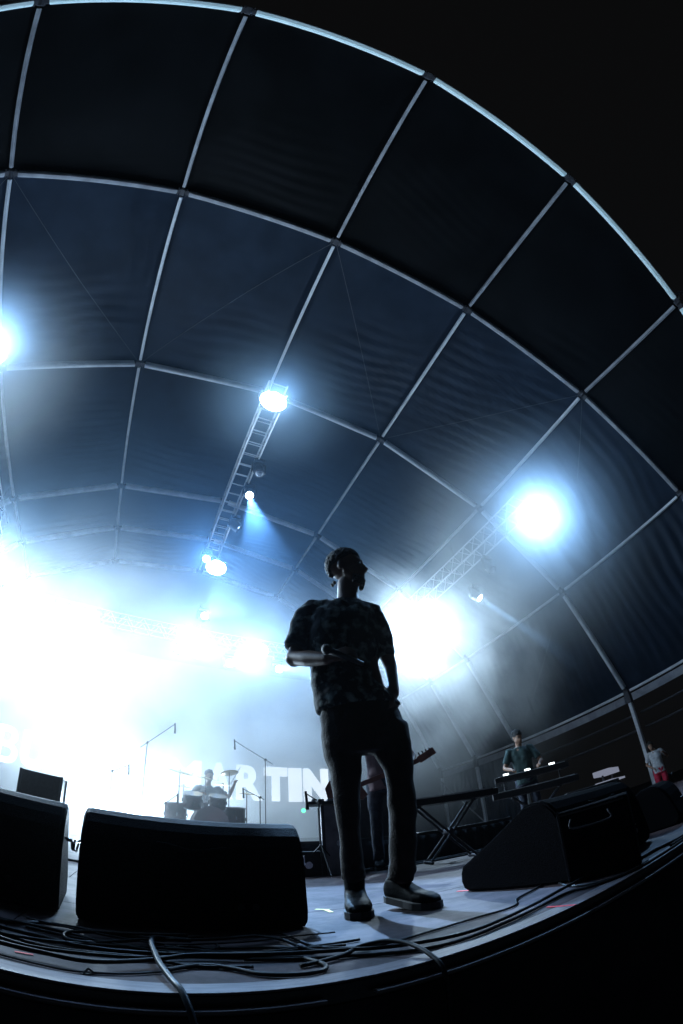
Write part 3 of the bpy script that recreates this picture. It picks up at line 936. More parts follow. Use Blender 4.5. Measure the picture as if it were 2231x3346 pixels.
M_DENIM = grain(new_mat('dark_denim', (0.02, 0.025, 0.045), 0.85), (0.014, 0.018, 0.034), (0.035, 0.042, 0.065), 30, 0.3)

def remeshed(name, bm, mat, parent, voxel, smooth=6, disp=0.0, dscale=8.0, seed=0.0, sag=None):
    me = bpy.data.meshes.new(name)
    bmesh.ops.recalc_face_normals(bm, faces=bm.faces)
    bm.to_mesh(me)
    bm.free()
    tmp = bpy.data.objects.new('tmp', me)
    C.objects.link(tmp)
    md = tmp.modifiers.new('r', 'REMESH')
    md.mode = 'VOXEL'
    md.voxel_size = voxel
    if smooth:
        sm = tmp.modifiers.new('s', 'SMOOTH')
        sm.iterations = smooth
        sm.factor = 0.5
    dg = bpy.context.evaluated_depsgraph_get()
    dg.update()
    me2 = bpy.data.meshes.new_from_object(tmp.evaluated_get(dg))
    bpy.data.objects.remove(tmp)
    if disp:
        vn = [v.normal.copy() for v in me2.vertices]
        for v, n in zip(me2.vertices, vn):
            q = v.co * dscale + Vector((seed, seed * 2, 0))
            q.z *= 0.8
            f = noise.noise(q) + 0.5 * noise.noise(q * 2.3)
            # sharper creases
            f = f - 0.8 * abs(noise.noise(Vector((q.x * 0.7, q.y * 0.7, q.z * 1.9))))
            v.co = v.co + n * f * disp
    me2.polygons.foreach_set('use_smooth', [True] * len(me2.polygons))
    me2.materials.clear()
    me2.materials.append(mat)
    me2.name = name
    o = bpy.data.objects.new(name, me2)
    C.objects.link(o)
    o.parent = parent
    return o

def ell(bm, rings, seg=22):
    """stack of horizontal ellipses: (cx, cy, cz, rx, ry)"""
    R = []
    for cx, cy, cz, rx, ry in rings:
        R.append([bm.verts.new((cx + rx * math.copysign(abs(math.cos(a)) ** 0.85, math.cos(a)), cy + ry * math.copysign(abs(math.sin(a)) ** 0.85, math.sin(a)), cz)) for a in (2 * PI * (k + 0.5) / seg for k in range(seg))])
    for i in range(len(R) - 1):
        for k in range(seg):
            bm.faces.new((R[i][k], R[i][(k + 1) % seg], R[i + 1][(k + 1) % seg], R[i + 1][k]))
    bm.faces.new(R[0][::-1])
    bm.faces.new(R[-1])

def head_shapes(bm, c, yaw, s=1.0, tilt=0.0):
    """head centred at c looking along local -Y turned by yaw"""
    R = Matrix.Rotation(yaw, 3, 'Z') @ Matrix.Rotation(tilt, 3, 'X')
    c = Vector(c)
    P = lambda x, y, z: c + R @ (Vector((x, y, z)) * s)
    add_ball(bm, P(0, 0.012, 0.03), (0.074 * s, 0.093 * s, 0.085 * s), 24, 16, R)      # skull
    add_ball(bm, P(0, -0.032, -0.035), (0.058 * s, 0.062 * s, 0.078 * s), 24, 16, R)   # face
    add_ball(bm, P(0, -0.050, -0.088), (0.032 * s, 0.034 * s, 0.026 * s), 16, 10, R)   # chin
    add_tube(bm, [P(0, -0.085, 0.012), P(0, -0.100, -0.018), P(0, -0.108, -0.034)], [0.009 * s, 0.012 * s, 0.015 * s], 10)   # nose
    add_ball(bm, P(0.012, -0.098, -0.036), (0.009 * s,) * 3, 10, 8)
    add_ball(bm, P(-0.012, -0.098, -0.036), (0.009 * s,) * 3, 10, 8)
    add_tube(bm, [P(-0.045, -0.068, 0.024), P(0, -0.086, 0.026), P(0.045, -0.068, 0.024)], [0.010 * s, 0.012 * s, 0.010 * s], 10)  # brow
    add_tube(bm, [P(-0.022, -0.084, -0.059), P(0, -0.093, -0.058), P(0.022, -0.084, -0.059)], [0.005 * s, 0.008 * s, 0.005 * s], 8)
    add_tube(bm, [P(-0.020, -0.082, -0.070), P(0, -0.090, -0.071), P(0.020, -0.082, -0.070)], [0.005 * s, 0.008 * s, 0.005 * s], 8)
    for sd in (-1, 1):
        add_ball(bm, P(sd * 0.076, 0.012, -0.005), (0.009 * s, 0.018 * s, 0.030 * s), 12, 10, R)
        add_tube(bm, [P(sd * 0.05, 0.0, -0.035), P(sd * 0.044, -0.045, -0.078)], [0.022 * s, 0.018 * s], 10)  # jaw
    return P, R

def hand(bm, wrist, dirv, palm_n, s=1.0, curl=0.9, side=1):
    """palm and five bent fingers; dirv from wrist to knuckles, palm_n = palm side, side = thumb side"""
    d = Vector(dirv).normalized()
    n = Vector(palm_n)
    n = (n - d * n.dot(d)).normalized()
    x = d.cross(n) * side
    w = Vector(wrist)
    for k in range(4):
        o = x * (0.027 - 0.018 * k) * s
        add_tube(bm, [w, w + d * 0.045 * s + o * 0.8, w + d * 0.088 * s + o], [0.019 * s, 0.017 * s, 0.011 * s], 10)
    lens = [(0.040, 0.025, 0.020), (0.044, 0.029, 0.022), (0.041, 0.027, 0.020), (0.032, 0.020, 0.018)]
    for k in range(4):
        o = x * (0.027 - 0.018 * k) * s
        p = w + d * 0.088 * s + o
        P = [w + d * 0.06 * s + o, p]
        a = 0.25 * curl
        for L in lens[k]:
            a += 0.6 * curl
            p = p + (d * math.cos(a) + n * math.sin(a)) * L * s
            P.append(p)
        add_tube(bm, P, [0.009 * s, 0.0092 * s, 0.0088 * s, 0.0078 * s, 0.0066 * s], 10)
    p0 = w + d * 0.028 * s + x * 0.018 * s
    p1 = p0 + (d * 0.6 + x * 0.75 + n * 0.35) * 0.04 * s
    p2 = p1 + (d * 0.75 + x * 0.05 + n * 0.7) * 0.032 * s
    p3 = p2 + (d * 0.6 - x * 0.2 + n * 0.8) * 0.024 * s
    add_tube(bm, [p0, p1, p2, p3], [0.014 * s, 0.0115 * s, 0.010 * s, 0.0075 * s], 10)

def limb(bm, a, b, c, r, flat=None):
    """three-joint limb with radii (a, mid1, b, mid2, c)"""
    a, b, c = Vector(a), Vector(b), Vector(c)
    P = [a, a.lerp(b, 0.5), b, b.lerp(c, 0.45), c]
    add_tube(bm, P, r, 16)
    add_ball(bm, b, r[2] * 0.99)
    add_ball(bm, a, r[0])

def boot(bm_up, bm_sole, ankle, toe_dir, L=0.29, heel_lift=0.0):
    A = Vector(ankle)
    t = Vector((toe_dir[0], toe_dir[1], 0)).normalized()
    s = Vector((-t.y, t.x, 0))
    heel = Vector((A.x, A.y, 0)) - t * 0.07
    secs = [(-0.005, 0.034, 0.085, 0.02), (0.02, 0.042, 0.125, 0.02), (0.07, 0.045, 0.14, 0.02), (0.13, 0.047, 0.105, 0.02), (0.19, 0.054, 0.082, 0.02), (0.24, 0.053, 0.072, 0.02), (0.275, 0.042, 0.060, 0.02), (0.298, 0.022, 0.045, 0.022)]
    rings = []
    for q, w, h, z0 in secs:
        q *= L / 0.29
        lift = heel_lift * max(0, 1 - q / (0.19 * L / 0.29))
        c = heel + t * q
        rings.append([bm_up.verts.new(c + s * (w * math.copysign(abs(math.cos(a)) ** 0.7, math.cos(a))) + Vector((0, 0, lift + z0 + (h - z0) * (0.5 + 0.5 * math.copysign(abs(math.sin(a)) ** 0.8, math.sin(a)))))) for a in (2 * PI * k / 14 for k in range(14))])
    for i in range(len(rings) - 1):
        for k in range(14):
            bm_up.faces.new((rings[i][k], rings[i][(k + 1) % 14], rings[i + 1][(k + 1) % 14], rings[i + 1][k]))
    bm_up.faces.new(rings[0][::-1])
    bm_up.faces.new(rings[-1])
    lo, hi = [], []
    outline = [(-0.014, 0), (-0.008, 0.032), (0.02, 0.045), (0.08, 0.047), (0.13, 0.048), (0.19, 0.057), (0.245, 0.056), (0.288, 0.040), (0.308, 0.0)]
    full = outline + [(q, -w) for q, w in outline[-2:0:-1]]
    for q, w in full:
        q *= L / 0.29
        lift = heel_lift * max(0, 1 - q / (0.19 * L / 0.29))
        p = heel + t * q + s * w
        lo.append(bm_sole.verts.new(p + Vector((0, 0, lift + 0.001))))
        hi.append(bm_sole.verts.new(p + Vector((0, 0, lift + 0.03))))
    n = len(full)
    for k in range(n):
        bm_sole.faces.new((lo[k], lo[(k + 1) % n], hi[(k + 1) % n], hi[k]))
    bm_sole.faces.new(hi)
    bm_sole.faces.new(lo[::-1])

def curls(name, parent, P, R, mat, s=1.0, n=260, seed=1, beard=True, rad=0.013, fringe=True, nape=16):
    rnd = random.Random(seed)
    bm = bmesh.new()
    add_ball(bm, P(0, 0.022, 0.050), (0.078 * s, 0.092 * s, 0.076 * s), 24, 16, R)
    k = 0
    while k < n:
        v = Vector((rnd.gauss(0, 1), rnd.gauss(0, 1), rnd.gauss(0, 1))).normalized()
        # hairline: keep off the face and lower neck
        if v.z < -0.35 and v.y > 0 or (v.y < -0.15 and v.z < 0.25) or (abs(v.x) > 0.8 and v.z < -0.1) or v.z < -0.5:
            continue
        p = P(v.x * 0.078, 0.022 + v.y * 0.094, 0.045 + v.z * 0.085)
        add_ball(bm, p, rnd.uniform(rad * 0.6, rad * 1.25) * s, 6, 4)
        k += 1
    if fringe:
        for q in range(nape):
            add_ball(bm, P(rnd.uniform(-0.05, 0.05), 0.098 + rnd.uniform(-0.015, 0.01), rnd.uniform(-0.05, 0.0)), 0.012 * s, 6, 4)
    o = obj(name, bm, mat, parent, smooth=True)
    if beard:
        bm = bmesh.new()
        for q in range(170):
            a = rnd.uniform(-1.35, 1.35)
            z = rnd.uniform(-0.115, -0.062)
            rx = 0.050
            p = P(math.sin(a) * rx, -0.034 - math.cos(a) * 0.054 * (1 - 0.4 * abs((z + 0.085) / 0.05)), z - 0.004)
            add_ball(bm, p, rnd.uniform(0.005, 0.010) * s, 6, 4)
        obj('beard', bm, mat, parent, smooth=True)
    return o

def eyes(parent, P, R, s=1.0):
    for sd in (-1, 1):
        bm = bmesh.new()
        add_ball(bm, P(sd * 0.030, -0.078, 0.004), 0.0095 * s, 12, 8)
        obj('eye', bm, M_EYE, parent, smooth=True)

# --- the singer: local X = to the right in the picture, Y = away from the camera
AZ = math.radians(28.7)
man = thing('person', 'man standing at the stage front in patterned shirt and dark trousers, head turned right', 'person', (2.03 * math.sin(AZ), 2.03 * math.cos(AZ), 0), -AZ)
bm = bmesh.new()
HY = math.radians(72)
P, R = head_shapes(bm, (-0.004, 0.0, 1.695), HY, 1.01, 0.0)
add_tube(bm, [(-0.016, 0.03, 1.46), (-0.014, 0.025, 1.54), (-0.008, 0.016, 1.63)], [0.068, 0.057, 0.056], 18)
ell(bm, [(-0.01, 0, 0.86, 0.15, 0.10), (-0.02, 0, 0.98, 0.145, 0.10), (-0.035, 0, 1.12, 0.14, 0.105), (-0.045, 0.0, 1.26, 0.155, 0.11), (-0.045, 0.01, 1.38, 0.155, 0.105), (-0.035, 0.02, 1.45, 0.11, 0.08), (-0.02, 0.025, 1.49, 0.07, 0.06)])
limb(bm, (-0.195, 0.01, 1.43), (-0.300, -0.02, 1.185), (-0.115, -0.20, 1.095), [0.052, 0.048, 0.044, 0.040, 0.027])
hand(bm, (-0.115, -0.20, 1.095), (0.9, -0.18, 0.22), (0.1, 0.9, -0.5), 1.0, 1.15, 1)
limb(bm, (0.115, 0.02, 1.395), (0.166, 0.06, 1.13), (0.162, -0.03, 0.955), [0.052, 0.044, 0.033, 0.028, 0.023])
hand(bm, (0.158, -0.03, 0.955), (-0.25, -0.35, -0.9), (-0.9, 0.2, 0.1), 0.95, 0.5, 1)
limb(bm, (-0.10, 0, 0.87), (-0.088, -0.01, 0.48), (-0.088, 0.03, 0.08), [0.074, 0.060, 0.040, 0.033, 0.028])
limb(bm, (0.10, 0, 0.87), (0.141, 0.008, 0.50), (0.102, 0.045, 0.10), [0.074, 0.060, 0.042, 0.035, 0.030])
add_tube(bm, [(-0.088, 0.03, 0.08), (-0.082, -0.05, 0.055)], [0.03, 0.022], 10)
add_tube(bm, [(0.102, 0.045, 0.10), (0.125, 0.02, 0.07)], [0.03, 0.022], 10)
remeshed('body', bm, M_SKIN_DARK, man, 0.0085, 3)
eyes(man, P, R)
curls('hair', man, P, R, M_HAIR, 1.0, 700, 4, rad=0.011, nape=7)
# shirt
bm = bmesh.new()
ell(bm, [(-0.010, 0.0, 0.905, 0.196, 0.135), (-0.024, 0.0, 0.96, 0.186, 0.14), (-0.058, 0.0, 1.02, 0.166, 0.14), (-0.066, 0.0, 1.10, 0.160, 0.135), (-0.060, 0.0, 1.18, 0.176, 0.135), (-0.058, 0.0, 1.28, 0.182, 0.135), (-0.052, 0.005, 1.37, 0.182, 0.128), (-0.046, 0.012, 1.43, 0.168, 0.11), (-0.042, 0.02, 1.475, 0.115, 0.09), (-0.028, 0.028, 1.51, 0.075, 0.066)])
add_tube(bm, [(-0.11, 0.015, 1.47), (-0.195, 0.01, 1.455), (-0.235, -0.002, 1.40), (-0.268, -0.015, 1.31), (-0.292, -0.028, 1.235)], [0.055, 0.070, 0.074, 0.072, 0.064], 18)
add_tube(bm, [(0.02, 0.015, 1.45), (0.095, 0.02, 1.41), (0.125, 0.03, 1.34), (0.142, 0.045, 1.25), (0.152, 0.055, 1.185)], [0.055, 0.066, 0.062, 0.054, 0.046], 18)
# collar
add_tube(bm, [(-0.085, 0.0, 1.505), (-0.05, 0.075, 1.53), (0.01, 0.075, 1.525), (0.045, 0.0, 1.495), (0.02, -0.06, 1.46)], [0.014, 0.018, 0.018, 0.016, 0.012], 10)
add_tube(bm, [(-0.085, 0.0, 1.505), (-0.07, -0.06, 1.475), (-0.04, -0.10, 1.43)], [0.014, 0.014, 0.008], 10)
sh = remeshed('shirt', bm, M_SHIRT, man, 0.009, 4, 0.011, 9.0, 2.0)
# trousers
bm = bmesh.new()
ell(bm, [(-0.002, 0, 0.700, 0.165, 0.09), (-0.002, 0, 0.74, 0.186, 0.115), (-0.004, 0, 0.80, 0.188, 0.125), (-0.006, 0, 0.88, 0.182, 0.125), (-0.008, 0, 0.95, 0.165, 0.115)])
add_tube(bm, [(-0.095, 0, 0.80), (-0.094, 0, 0.70), (-0.088, -0.002, 0.62), (-0.089, -0.008, 0.52), (-0.089, -0.012, 0.44), (-0.087, 0.0, 0.32), (-0.090, 0.018, 0.22), (-0.090, 0.030, 0.150)], [0.098, 0.086, 0.075, 0.060, 0.054, 0.050, 0.050, 0.054], 20)
add_tube(bm, [(0.10, 0, 0.80), (0.128, 0, 0.70), (0.142, 0, 0.62), (0.142, 0.005, 0.54), (0.138, 0.012, 0.44), (0.128, 0.022, 0.32), (0.114, 0.035, 0.21), (0.096, 0.045, 0.125)], [0.104, 0.088, 0.072, 0.063, 0.061, 0.058, 0.058, 0.056], 20)
for z, x, y, r in [(0.20, -0.09, 0.020, 0.055), (0.17, -0.09, 0.026, 0.052), (0.18, 0.11, 0.04, 0.062), (0.145, 0.10, 0.043, 0.055)]:
    bmesh.ops.create_cone(bm, cap_ends=True, segments=18, radius1=r, radius2=r, depth=0.016, matrix=Matrix.Translation((x, y, z)) @ Matrix.Rotation(0.2, 4, 'Y'))
remeshed('trousers', bm, M_TROUSER, man, 0.009, 4, 0.010, 7.0, 5.0)
for side, ank, td, hl in ((-1, (-0.088, 0.035, 0), (0.12, -1, 0), 0.0), (1, (0.102, 0.06, 0), (0.72, -0.69, 0), 0.03)):
    b1, b2 = bmesh.new(), bmesh.new()
    boot(b1, b2, ank, td, 0.245, hl)
    add_tube(b1, [(ank[0], ank[1], 0.05 + hl), (ank[0], ank[1], 0.11 + hl), (ank[0], ank[1], 0.165)], [0.042, 0.043, 0.045], 14)
    bo = remeshed('boot', b1, M_LEATHER, man, 0.006, 3)
    obj('sole', b2, M_SOLE, bo)
# microphone in his hand
t = thing('microphone', 'microphone held against the chest in the standing man\'s hand', 'microphone', man.location, -AZ)
bm = bmesh.new()
a, b = Vector((-0.105, -0.262, 1.105)), Vector((0.03, -0.215, 1.050))
add_tube(bm, [a, a.lerp(b, 0.35), b], [0.016, 0.013, 0.010], 14)
obj('grip', bm, M_BLACK, t, smooth=True)
bm = bmesh.new()
add_ball(bm, a + (a - b).normalized() * 0.018, 0.024, 16, 12)
obj('mesh_head', bm, M_GRILLE, t, smooth=True)

def figure(name, label, loc, rz, J, mats, yaw=0.0, s=1.0, hair=True, hair_n=60, legs=True, voxel=0.014, tilt=0.0, shorts=False, beard=False, sleeve=0.5, loc_z=0.0):
    """simple clothed person. J: joints in local metres. faces local -Y"""
    t = thing(name, label, 'person', loc, rz)
    skin, top, bottom = mats
    V = lambda k: Vector(J[k])
    bm = bmesh.new()
    P, R = head_shapes(bm, V('head'), yaw, s, tilt)
    add_tube(bm, [V('neck') - Vector((0, 0, 0.05)), V('neck'), V('head') - Vector((0, 0, 0.06))], [0.06, 0.054, 0.052], 14)
    hipc = (V('lhip') + V('rhip')) / 2
    shc = (V('lsh') + V('rsh')) / 2
    ell(bm, [(*(hipc.lerp(shc, f)), rx, ry) for f, rx, ry in ((-0.1, 0.15, 0.11), (0.15, 0.145, 0.105), (0.4, 0.135, 0.10), (0.7, 0.155, 0.11), (0.95, 0.15, 0.09), (1.08, 0.08, 0.06))])
    for p in 'lr':
        limb(bm, V(p + 'sh'), V(p + 'el'), V(p + 'wr'), [0.05, 0.046, 0.04, 0.037, 0.026])
        dv = (V(p + 'wr') - V(p + 'el'))
        hand(bm, V(p + 'wr'), dv, J.get(p + 'palm', (0, 0, -1)), 0.95, J.get('curl', 0.9), 1 if p == 'l' else -1)
        limb(bm, V(p + 'hip'), V(p + 'kn'), V(p + 'an'), [0.075, 0.062, 0.045, 0.040, 0.030])
    remeshed('body', bm, skin, t, voxel, 2)
    eyes(t, P, R, s)
    if hair:
        curls('hair', t, P, R, M_HAIR, s * 1.08, hair_n, 3, beard, 0.014, False)
    bm = bmesh.new()
    ell(bm, [(*(hipc.lerp(shc, f)), rx, ry) for f, rx, ry in ((-0.18, 0.175, 0.13), (0.15, 0.17, 0.125), (0.4, 0.16, 0.12), (0.7, 0.175, 0.13), (0.95, 0.17, 0.105), (1.1, 0.08, 0.065))])
    for p in 'lr':
        add_tube(bm, [V(p + 'sh').lerp(shc, 0.35) + Vector((0, 0, 0.01)), V(p + 'sh'), V(p + 'sh').lerp(V(p + 'el'), sleeve), V(p + 'sh').lerp(V(p + 'el'), sleeve + 0.25)], [0.055, 0.066, 0.064, 0.062], 14)
    remeshed('shirt', bm, top, t, voxel, 3, 0.012, 8, 1.0)
    bm = bmesh.new()
    ell(bm, [(*(hipc.lerp(shc, f)), rx, ry) for f, rx, ry in ((-0.22, 0.17, 0.125), (0.0, 0.17, 0.125), (0.16, 0.155, 0.115))])
    for p in 'lr':
        if shorts:
            add_tube(bm, [V(p + 'hip'), V(p + 'hip').lerp(V(p + 'kn'), 0.5), V(p + 'hip').lerp(V(p + 'kn'), 0.92)], [0.095, 0.09, 0.088], 16)
        else:
            limb(bm, V(p + 'hip'), V(p + 'kn'), V(p + 'an') + Vector((0, 0, 0.0)), [0.095, 0.082, 0.068, 0.060, 0.055])
    remeshed('shorts' if shorts else 'trousers', bm, bottom, t, voxel, 3, 0.010, 7, 2.0)
    for p in 'lr':
        b1, b2 = bmesh.new(), bmesh.new()
        a = V(p + 'an')
        boot(b1, b2, (0, 0, 0), J.get('toe', (0, -1, 0)), 0.27)
        for b_ in (b1, b2):
            bmesh.ops.translate(b_, verts=b_.verts, vec=Vector((a.x, a.y, a.z - 0.08)))
        so = obj('shoe', b1, M_LEATHER, t, smooth=True)
        obj('sole', b2, M_SOLE, so)
    return t

stand = dict(head=(0, -0.03, 1.62), neck=(0, 0, 1.47), lsh=(-0.18, 0, 1.40), rsh=(0.18, 0, 1.40), lhip=(-0.09, 0, 0.90), rhip=(0.09, 0, 0.90),
             lkn=(-0.11, -0.02, 0.48), rkn=(0.11, -0.02, 0.48), lan=(-0.12, 0, 0.08), ran=(0.12, 0, 0.08))
# drummer, seated on the riser behind the kit
J = dict(head=(0, -0.07, 1.235), neck=(0, 0, 1.08), lsh=(-0.19, 0, 1.01), rsh=(0.19, 0, 1.01), lhip=(-0.09, 0.02, 0.52), rhip=(0.09, 0.02, 0.52),
         lkn=(-0.26, -0.36, 0.50), rkn=(0.26, -0.36, 0.50), lan=(-0.24, -0.36, 0.09), ran=(0.24, -0.36, 0.09),
         lel=(-0.36, -0.10, 0.80), lwr=(-0.20, -0.36, 0.86), rel=(0.38, -0.10, 0.86), rwr=(0.42, -0.36, 1.10), toe=(0, -1, 0))
figure('person', 'drummer sitting behind the drum kit with sticks raised', (1.50, 8.9, 0.34), 0.05, J, (M_SKIN_MID, M_GREY_SHIRT, M_DENIM), hair_n=50, voxel=0.018)
# bass player
J = dict(stand, head=(0.02, -0.04, 1.60), lel=(-0.36, 0.04, 1.12), lwr=(-0.30, -0.20, 0.93), rel=(0.34, -0.02, 1.15), rwr=(0.27, -0.25, 1.03), toe=(0, -1, 0))
figure('person', 'bass player in a mauve shirt seen between the standing man\'s legs', (2.50, 4.22, 0.0), -0.45, J, (M_SKIN_MID, M_MAUVE_SHIRT, M_DENIM), voxel=0.014)
# keyboard player
J = dict(stand, head=(0.0, -0.06, 1.60), lel=(-0.30, -0.06, 1.13), lwr=(-0.22, -0.34, 1.06), rel=(0.30, -0.06, 1.13), rwr=(0.22, -0.34, 1.06), toe=(0, -1, 0))
figure('person', 'keyboard player in a dark teal shirt at the right of the stage', (5.78, 5.30, 0.0), -0.72, J, (M_SKIN_MID, M_TEAL_SHIRT, M_DENIM), voxel=0.014, tilt=0.3, yaw=0.4)
# spectator in red shorts beside the stage
J = dict(stand, head=(-0.05, -0.04, 1.60), lel=(-0.28, 0.08, 1.12), lwr=(-0.15, -0.12, 0.98), rel=(0.34, 0.08, 1.18), rwr=(0.24, -0.10, 1.30), toe=(0, -1, 0))
figure('person', 'man in white T-shirt and bright red shorts standing off stage at the far right', (12.25, 6.35, -0.45), -1.0, J, (M_SKIN_MID, M_WHITE_SHIRT, M_RED_SHORTS), voxel=0.016, shorts=True)
bm = bmesh.new()
add_box(bm, (12.6, 6.6, -0.83), (1.6, 2.4, 0.74), bevel=0.01)
tag(obj('side_platform', bm, M_BLACK), 'low black platform beside the stage under the man in red shorts', 'platform')

# ------------------------------------------------------------------ instruments
M_DRUM = grain(new_mat('drum_shell', (0.05, 0.02, 0.02), 0.25, spec=0.6), (0.03, 0.012, 0.012), (0.08, 0.03, 0.03), 8, 0.0)
M_SKINHEAD = new_mat('drum_head', (0.5, 0.5, 0.5), 0.6)
M_KICKHEAD = new_mat('black_drum_head', (0.02, 0.02, 0.02), 0.4)
M_CYMBAL = grain(new_mat('cymbal_bronze', (0.45, 0.34, 0.16), 0.3, 0.9), (0.38, 0.28, 0.12), (0.5, 0.38, 0.2), 30, 0.1, stretch=(1, 1, 1))
def drum(parent, name, c, r, h, R=None, head=M_SKINHEAD):
    M = Matrix.Translation(c) @ (R.to_4x4() if R is not None else Matrix.Identity(4))
    bm = bmesh.new()
    add_lathe(bm, [(r, -h / 2), (r, h / 2)], 28, M)
    s = obj(name, bm, M_DRUM, parent, smooth=False)
    for z in (-h / 2, h / 2):
        bm = bmesh.new()
        add_lathe(bm, [(r + 0.002, z - 0.012), (r + 0.012, z - 0.012), (r + 0.012, z + 0.012), (r + 0.002, z + 0.012)], 28, M)
        obj('hoop', bm, M_CHROME, s)
    bm = bmesh.new()
    add_lathe(bm, [(0.001, h / 2 + 0.004), (r - 0.003, h / 2 + 0.004)], 28, M, caps=False)
    obj('drum_head', bm, head, s)
    lug = None
    for k in range(8):
        a = 2 * PI * k / 8
        L = Matrix.Translation(M @ Vector((math.cos(a) * (r + 0.01), math.sin(a) * (r + 0.01), 0)))
        if lug is None:
            bm = bmesh.new()
            add_box(bm, (0, 0, 0), (0.018, 0.018, 0.06), (R if R is not None else Matrix.Identity(3)))
            lug = obj('lug', bm, M_CHROME, s, matrix=L).data
        else:
            inst('lug', lug, s, L)
    return s
kit = thing('drum_kit', 'dark drum kit on the riser in the fog, in front of the glowing letters', 'drum kit', (1.38, 8.1, 0.34))
drum(kit, 'kick_drum', (0.0, -0.1, 0.29), 0.28, 0.42, Matrix.Rotation(PI / 2, 3, 'X'), M_KICKHEAD)
drum(kit, 'rack_tom', (-0.27, 0.02, 0.68), 0.16, 0.24, Matrix.Rotation(0.35, 3, 'X'))
drum(kit, 'rack_tom', (0.16, 0.02, 0.68), 0.15, 0.22, Matrix.Rotation(0.35, 3, 'X'))
drum(kit, 'floor_tom', (-0.52, 0.22, 0.42), 0.19, 0.38)
drum(kit, 'floor_tom', (0.50, 0.25, 0.42), 0.20, 0.38)
drum(kit, 'snare_drum', (0.10, 0.42, 0.62), 0.175, 0.14)
def tripod(bm, x, y, h, spread=0.26, r=0.011):
    add_tube(bm, [(x, y, 0.12), (x, y, h)], r, 8)
    for k in range(3):
        a = 2 * PI * k / 3 + 0.4
        add_tube(bm, [(x, y, 0.30), (x + spread * math.cos(a), y + spread * math.sin(a), 0.01)], r * 0.8, 6)
for x, y, h, r, tl in [(-0.47, 0.35, 1.22, 0.23, 0.25), (0.02, 0.5, 1.17, 0.20, 0.15), (0.44, 0.4, 1.30, 0.17, -0.2), (0.72, 0.2, 0.90, 0.16, 0.1), (0.36, 0.55, 1.08, 0.17, 0.1), (-0.36, 0.6, 0.98, 0.18, 0.1)]:
    bm = bmesh.new()
    add_lathe(bm, [(0.001, 0.014), (0.02, 0.014), (0.035, 0.004), (r * 0.6, -0.006), (r, -0.018), (r, -0.020), (0.03, 0.0), (0.001, 0.010)], 28, Matrix.Translation((x, y, h)) @ Matrix.Rotation(tl, 4, 'X') @ Matrix.Rotation(tl * 0.6, 4, 'Y'), caps=False)
    cy = obj('cymbal', bm, M_CYMBAL, kit, smooth=True)
    bm = bmesh.new()
    tripod(bm, x, y, h + 0.03)
    obj('cymbal_stand', bm, M_CHROME, kit)
bm = bmesh.new()
add_lathe(bm, [(0.15, 0.44), (0.17, 0.47), (0.17, 0.5), (0.14, 0.52)], 20, Matrix.Translation((0.12, 0.82, 0)))
tripod(bm, 0.12, 0.82, 0.45, 0.22)
obj('drum_stool', bm, M_BLACK, kit)
for dx, a, b in ((-0.20, (-0.14, 0.42, 0.88), (0.02, 0.12, 0.93)), (0.2, (0.47, 0.40, 1.08), (0.62, 0.30, 1.40))):
    bm = bmesh.new()
    add_tube(bm, [a, b], [0.008, 0.006], 8)
    t = obj('drumstick', bm, M_SKINHEAD)
    t.location = (1.38, 8.1, 0.34)
    tag(t, 'wooden drumstick in the drummer\'s %s hand' % ('left' if dx > 0 else 'right'), 'drumstick')

def boom_stand(label, base, h, tip, mic=True, z0=0.34, group='microphone stands'):
    t = thing('microphone_stand', label, 'microphone stand', (base[0], base[1], z0), 0, group)
    bm = bmesh.new()
    tripod(bm, 0, 0, h, 0.28, 0.008)
    obj('pole', bm, M_BLACK, t)
    d = Vector(tip) - Vector((0, 0, h))
    bm = bmesh.new()
    add_tube(bm, [Vector((0, 0, h)) - d * 0.25, Vector((0, 0, h)), tip], 0.006, 8)
    obj('boom_arm', bm, M_BLACK, t)
    bm = bmesh.new()
    add_lathe(bm, [(0.02, -0.03), (0.02, 0.03)], 12, Matrix.Translation((0, 0, h)) @ Matrix.Rotation(PI / 2, 4, 'X'))
    obj('clutch', bm, M_BLACK, t)
    if mic:
        bm = bmesh.new()
        tp = Vector(tip)
        add_tube(bm, [tp + Vector((0, 0, 0.02)), tp + Vector((0.01, 0, -0.09)), tp + Vector((0.012, 0, -0.16))], [0.012, 0.014, 0.018], 10)
        obj('microphone', bm, M_BLACK, t)
    return t
boom_stand('tall overhead microphone stand left of the drum kit', (0.26, 7.8), 1.53, (0.43, 0.0, 1.92))
boom_stand('tall overhead microphone stand right of the drum kit', (2.30, 7.8), 1.46, (-0.56, 0, 1.76))
boom_stand('short microphone stand at the front left of the drums', (0.62, 7.6), 0.55, (0.2, 0.2, 0.72))
boom_stand('short microphone stand at the front right of the drums', (2.12, 7.5), 0.75, (-0.25, 0.15, 0.9))
boom_stand('microphone stand in front of the foggy letters, left of the kit', (-0.25, 7.7), 0.95, (0.25, 0.1, 1.1))
boom_stand('microphone stand beside the grey equipment case', (1.74, 4.15), 0.72, (-0.12, 0.02, 0.80), z0=0.0)

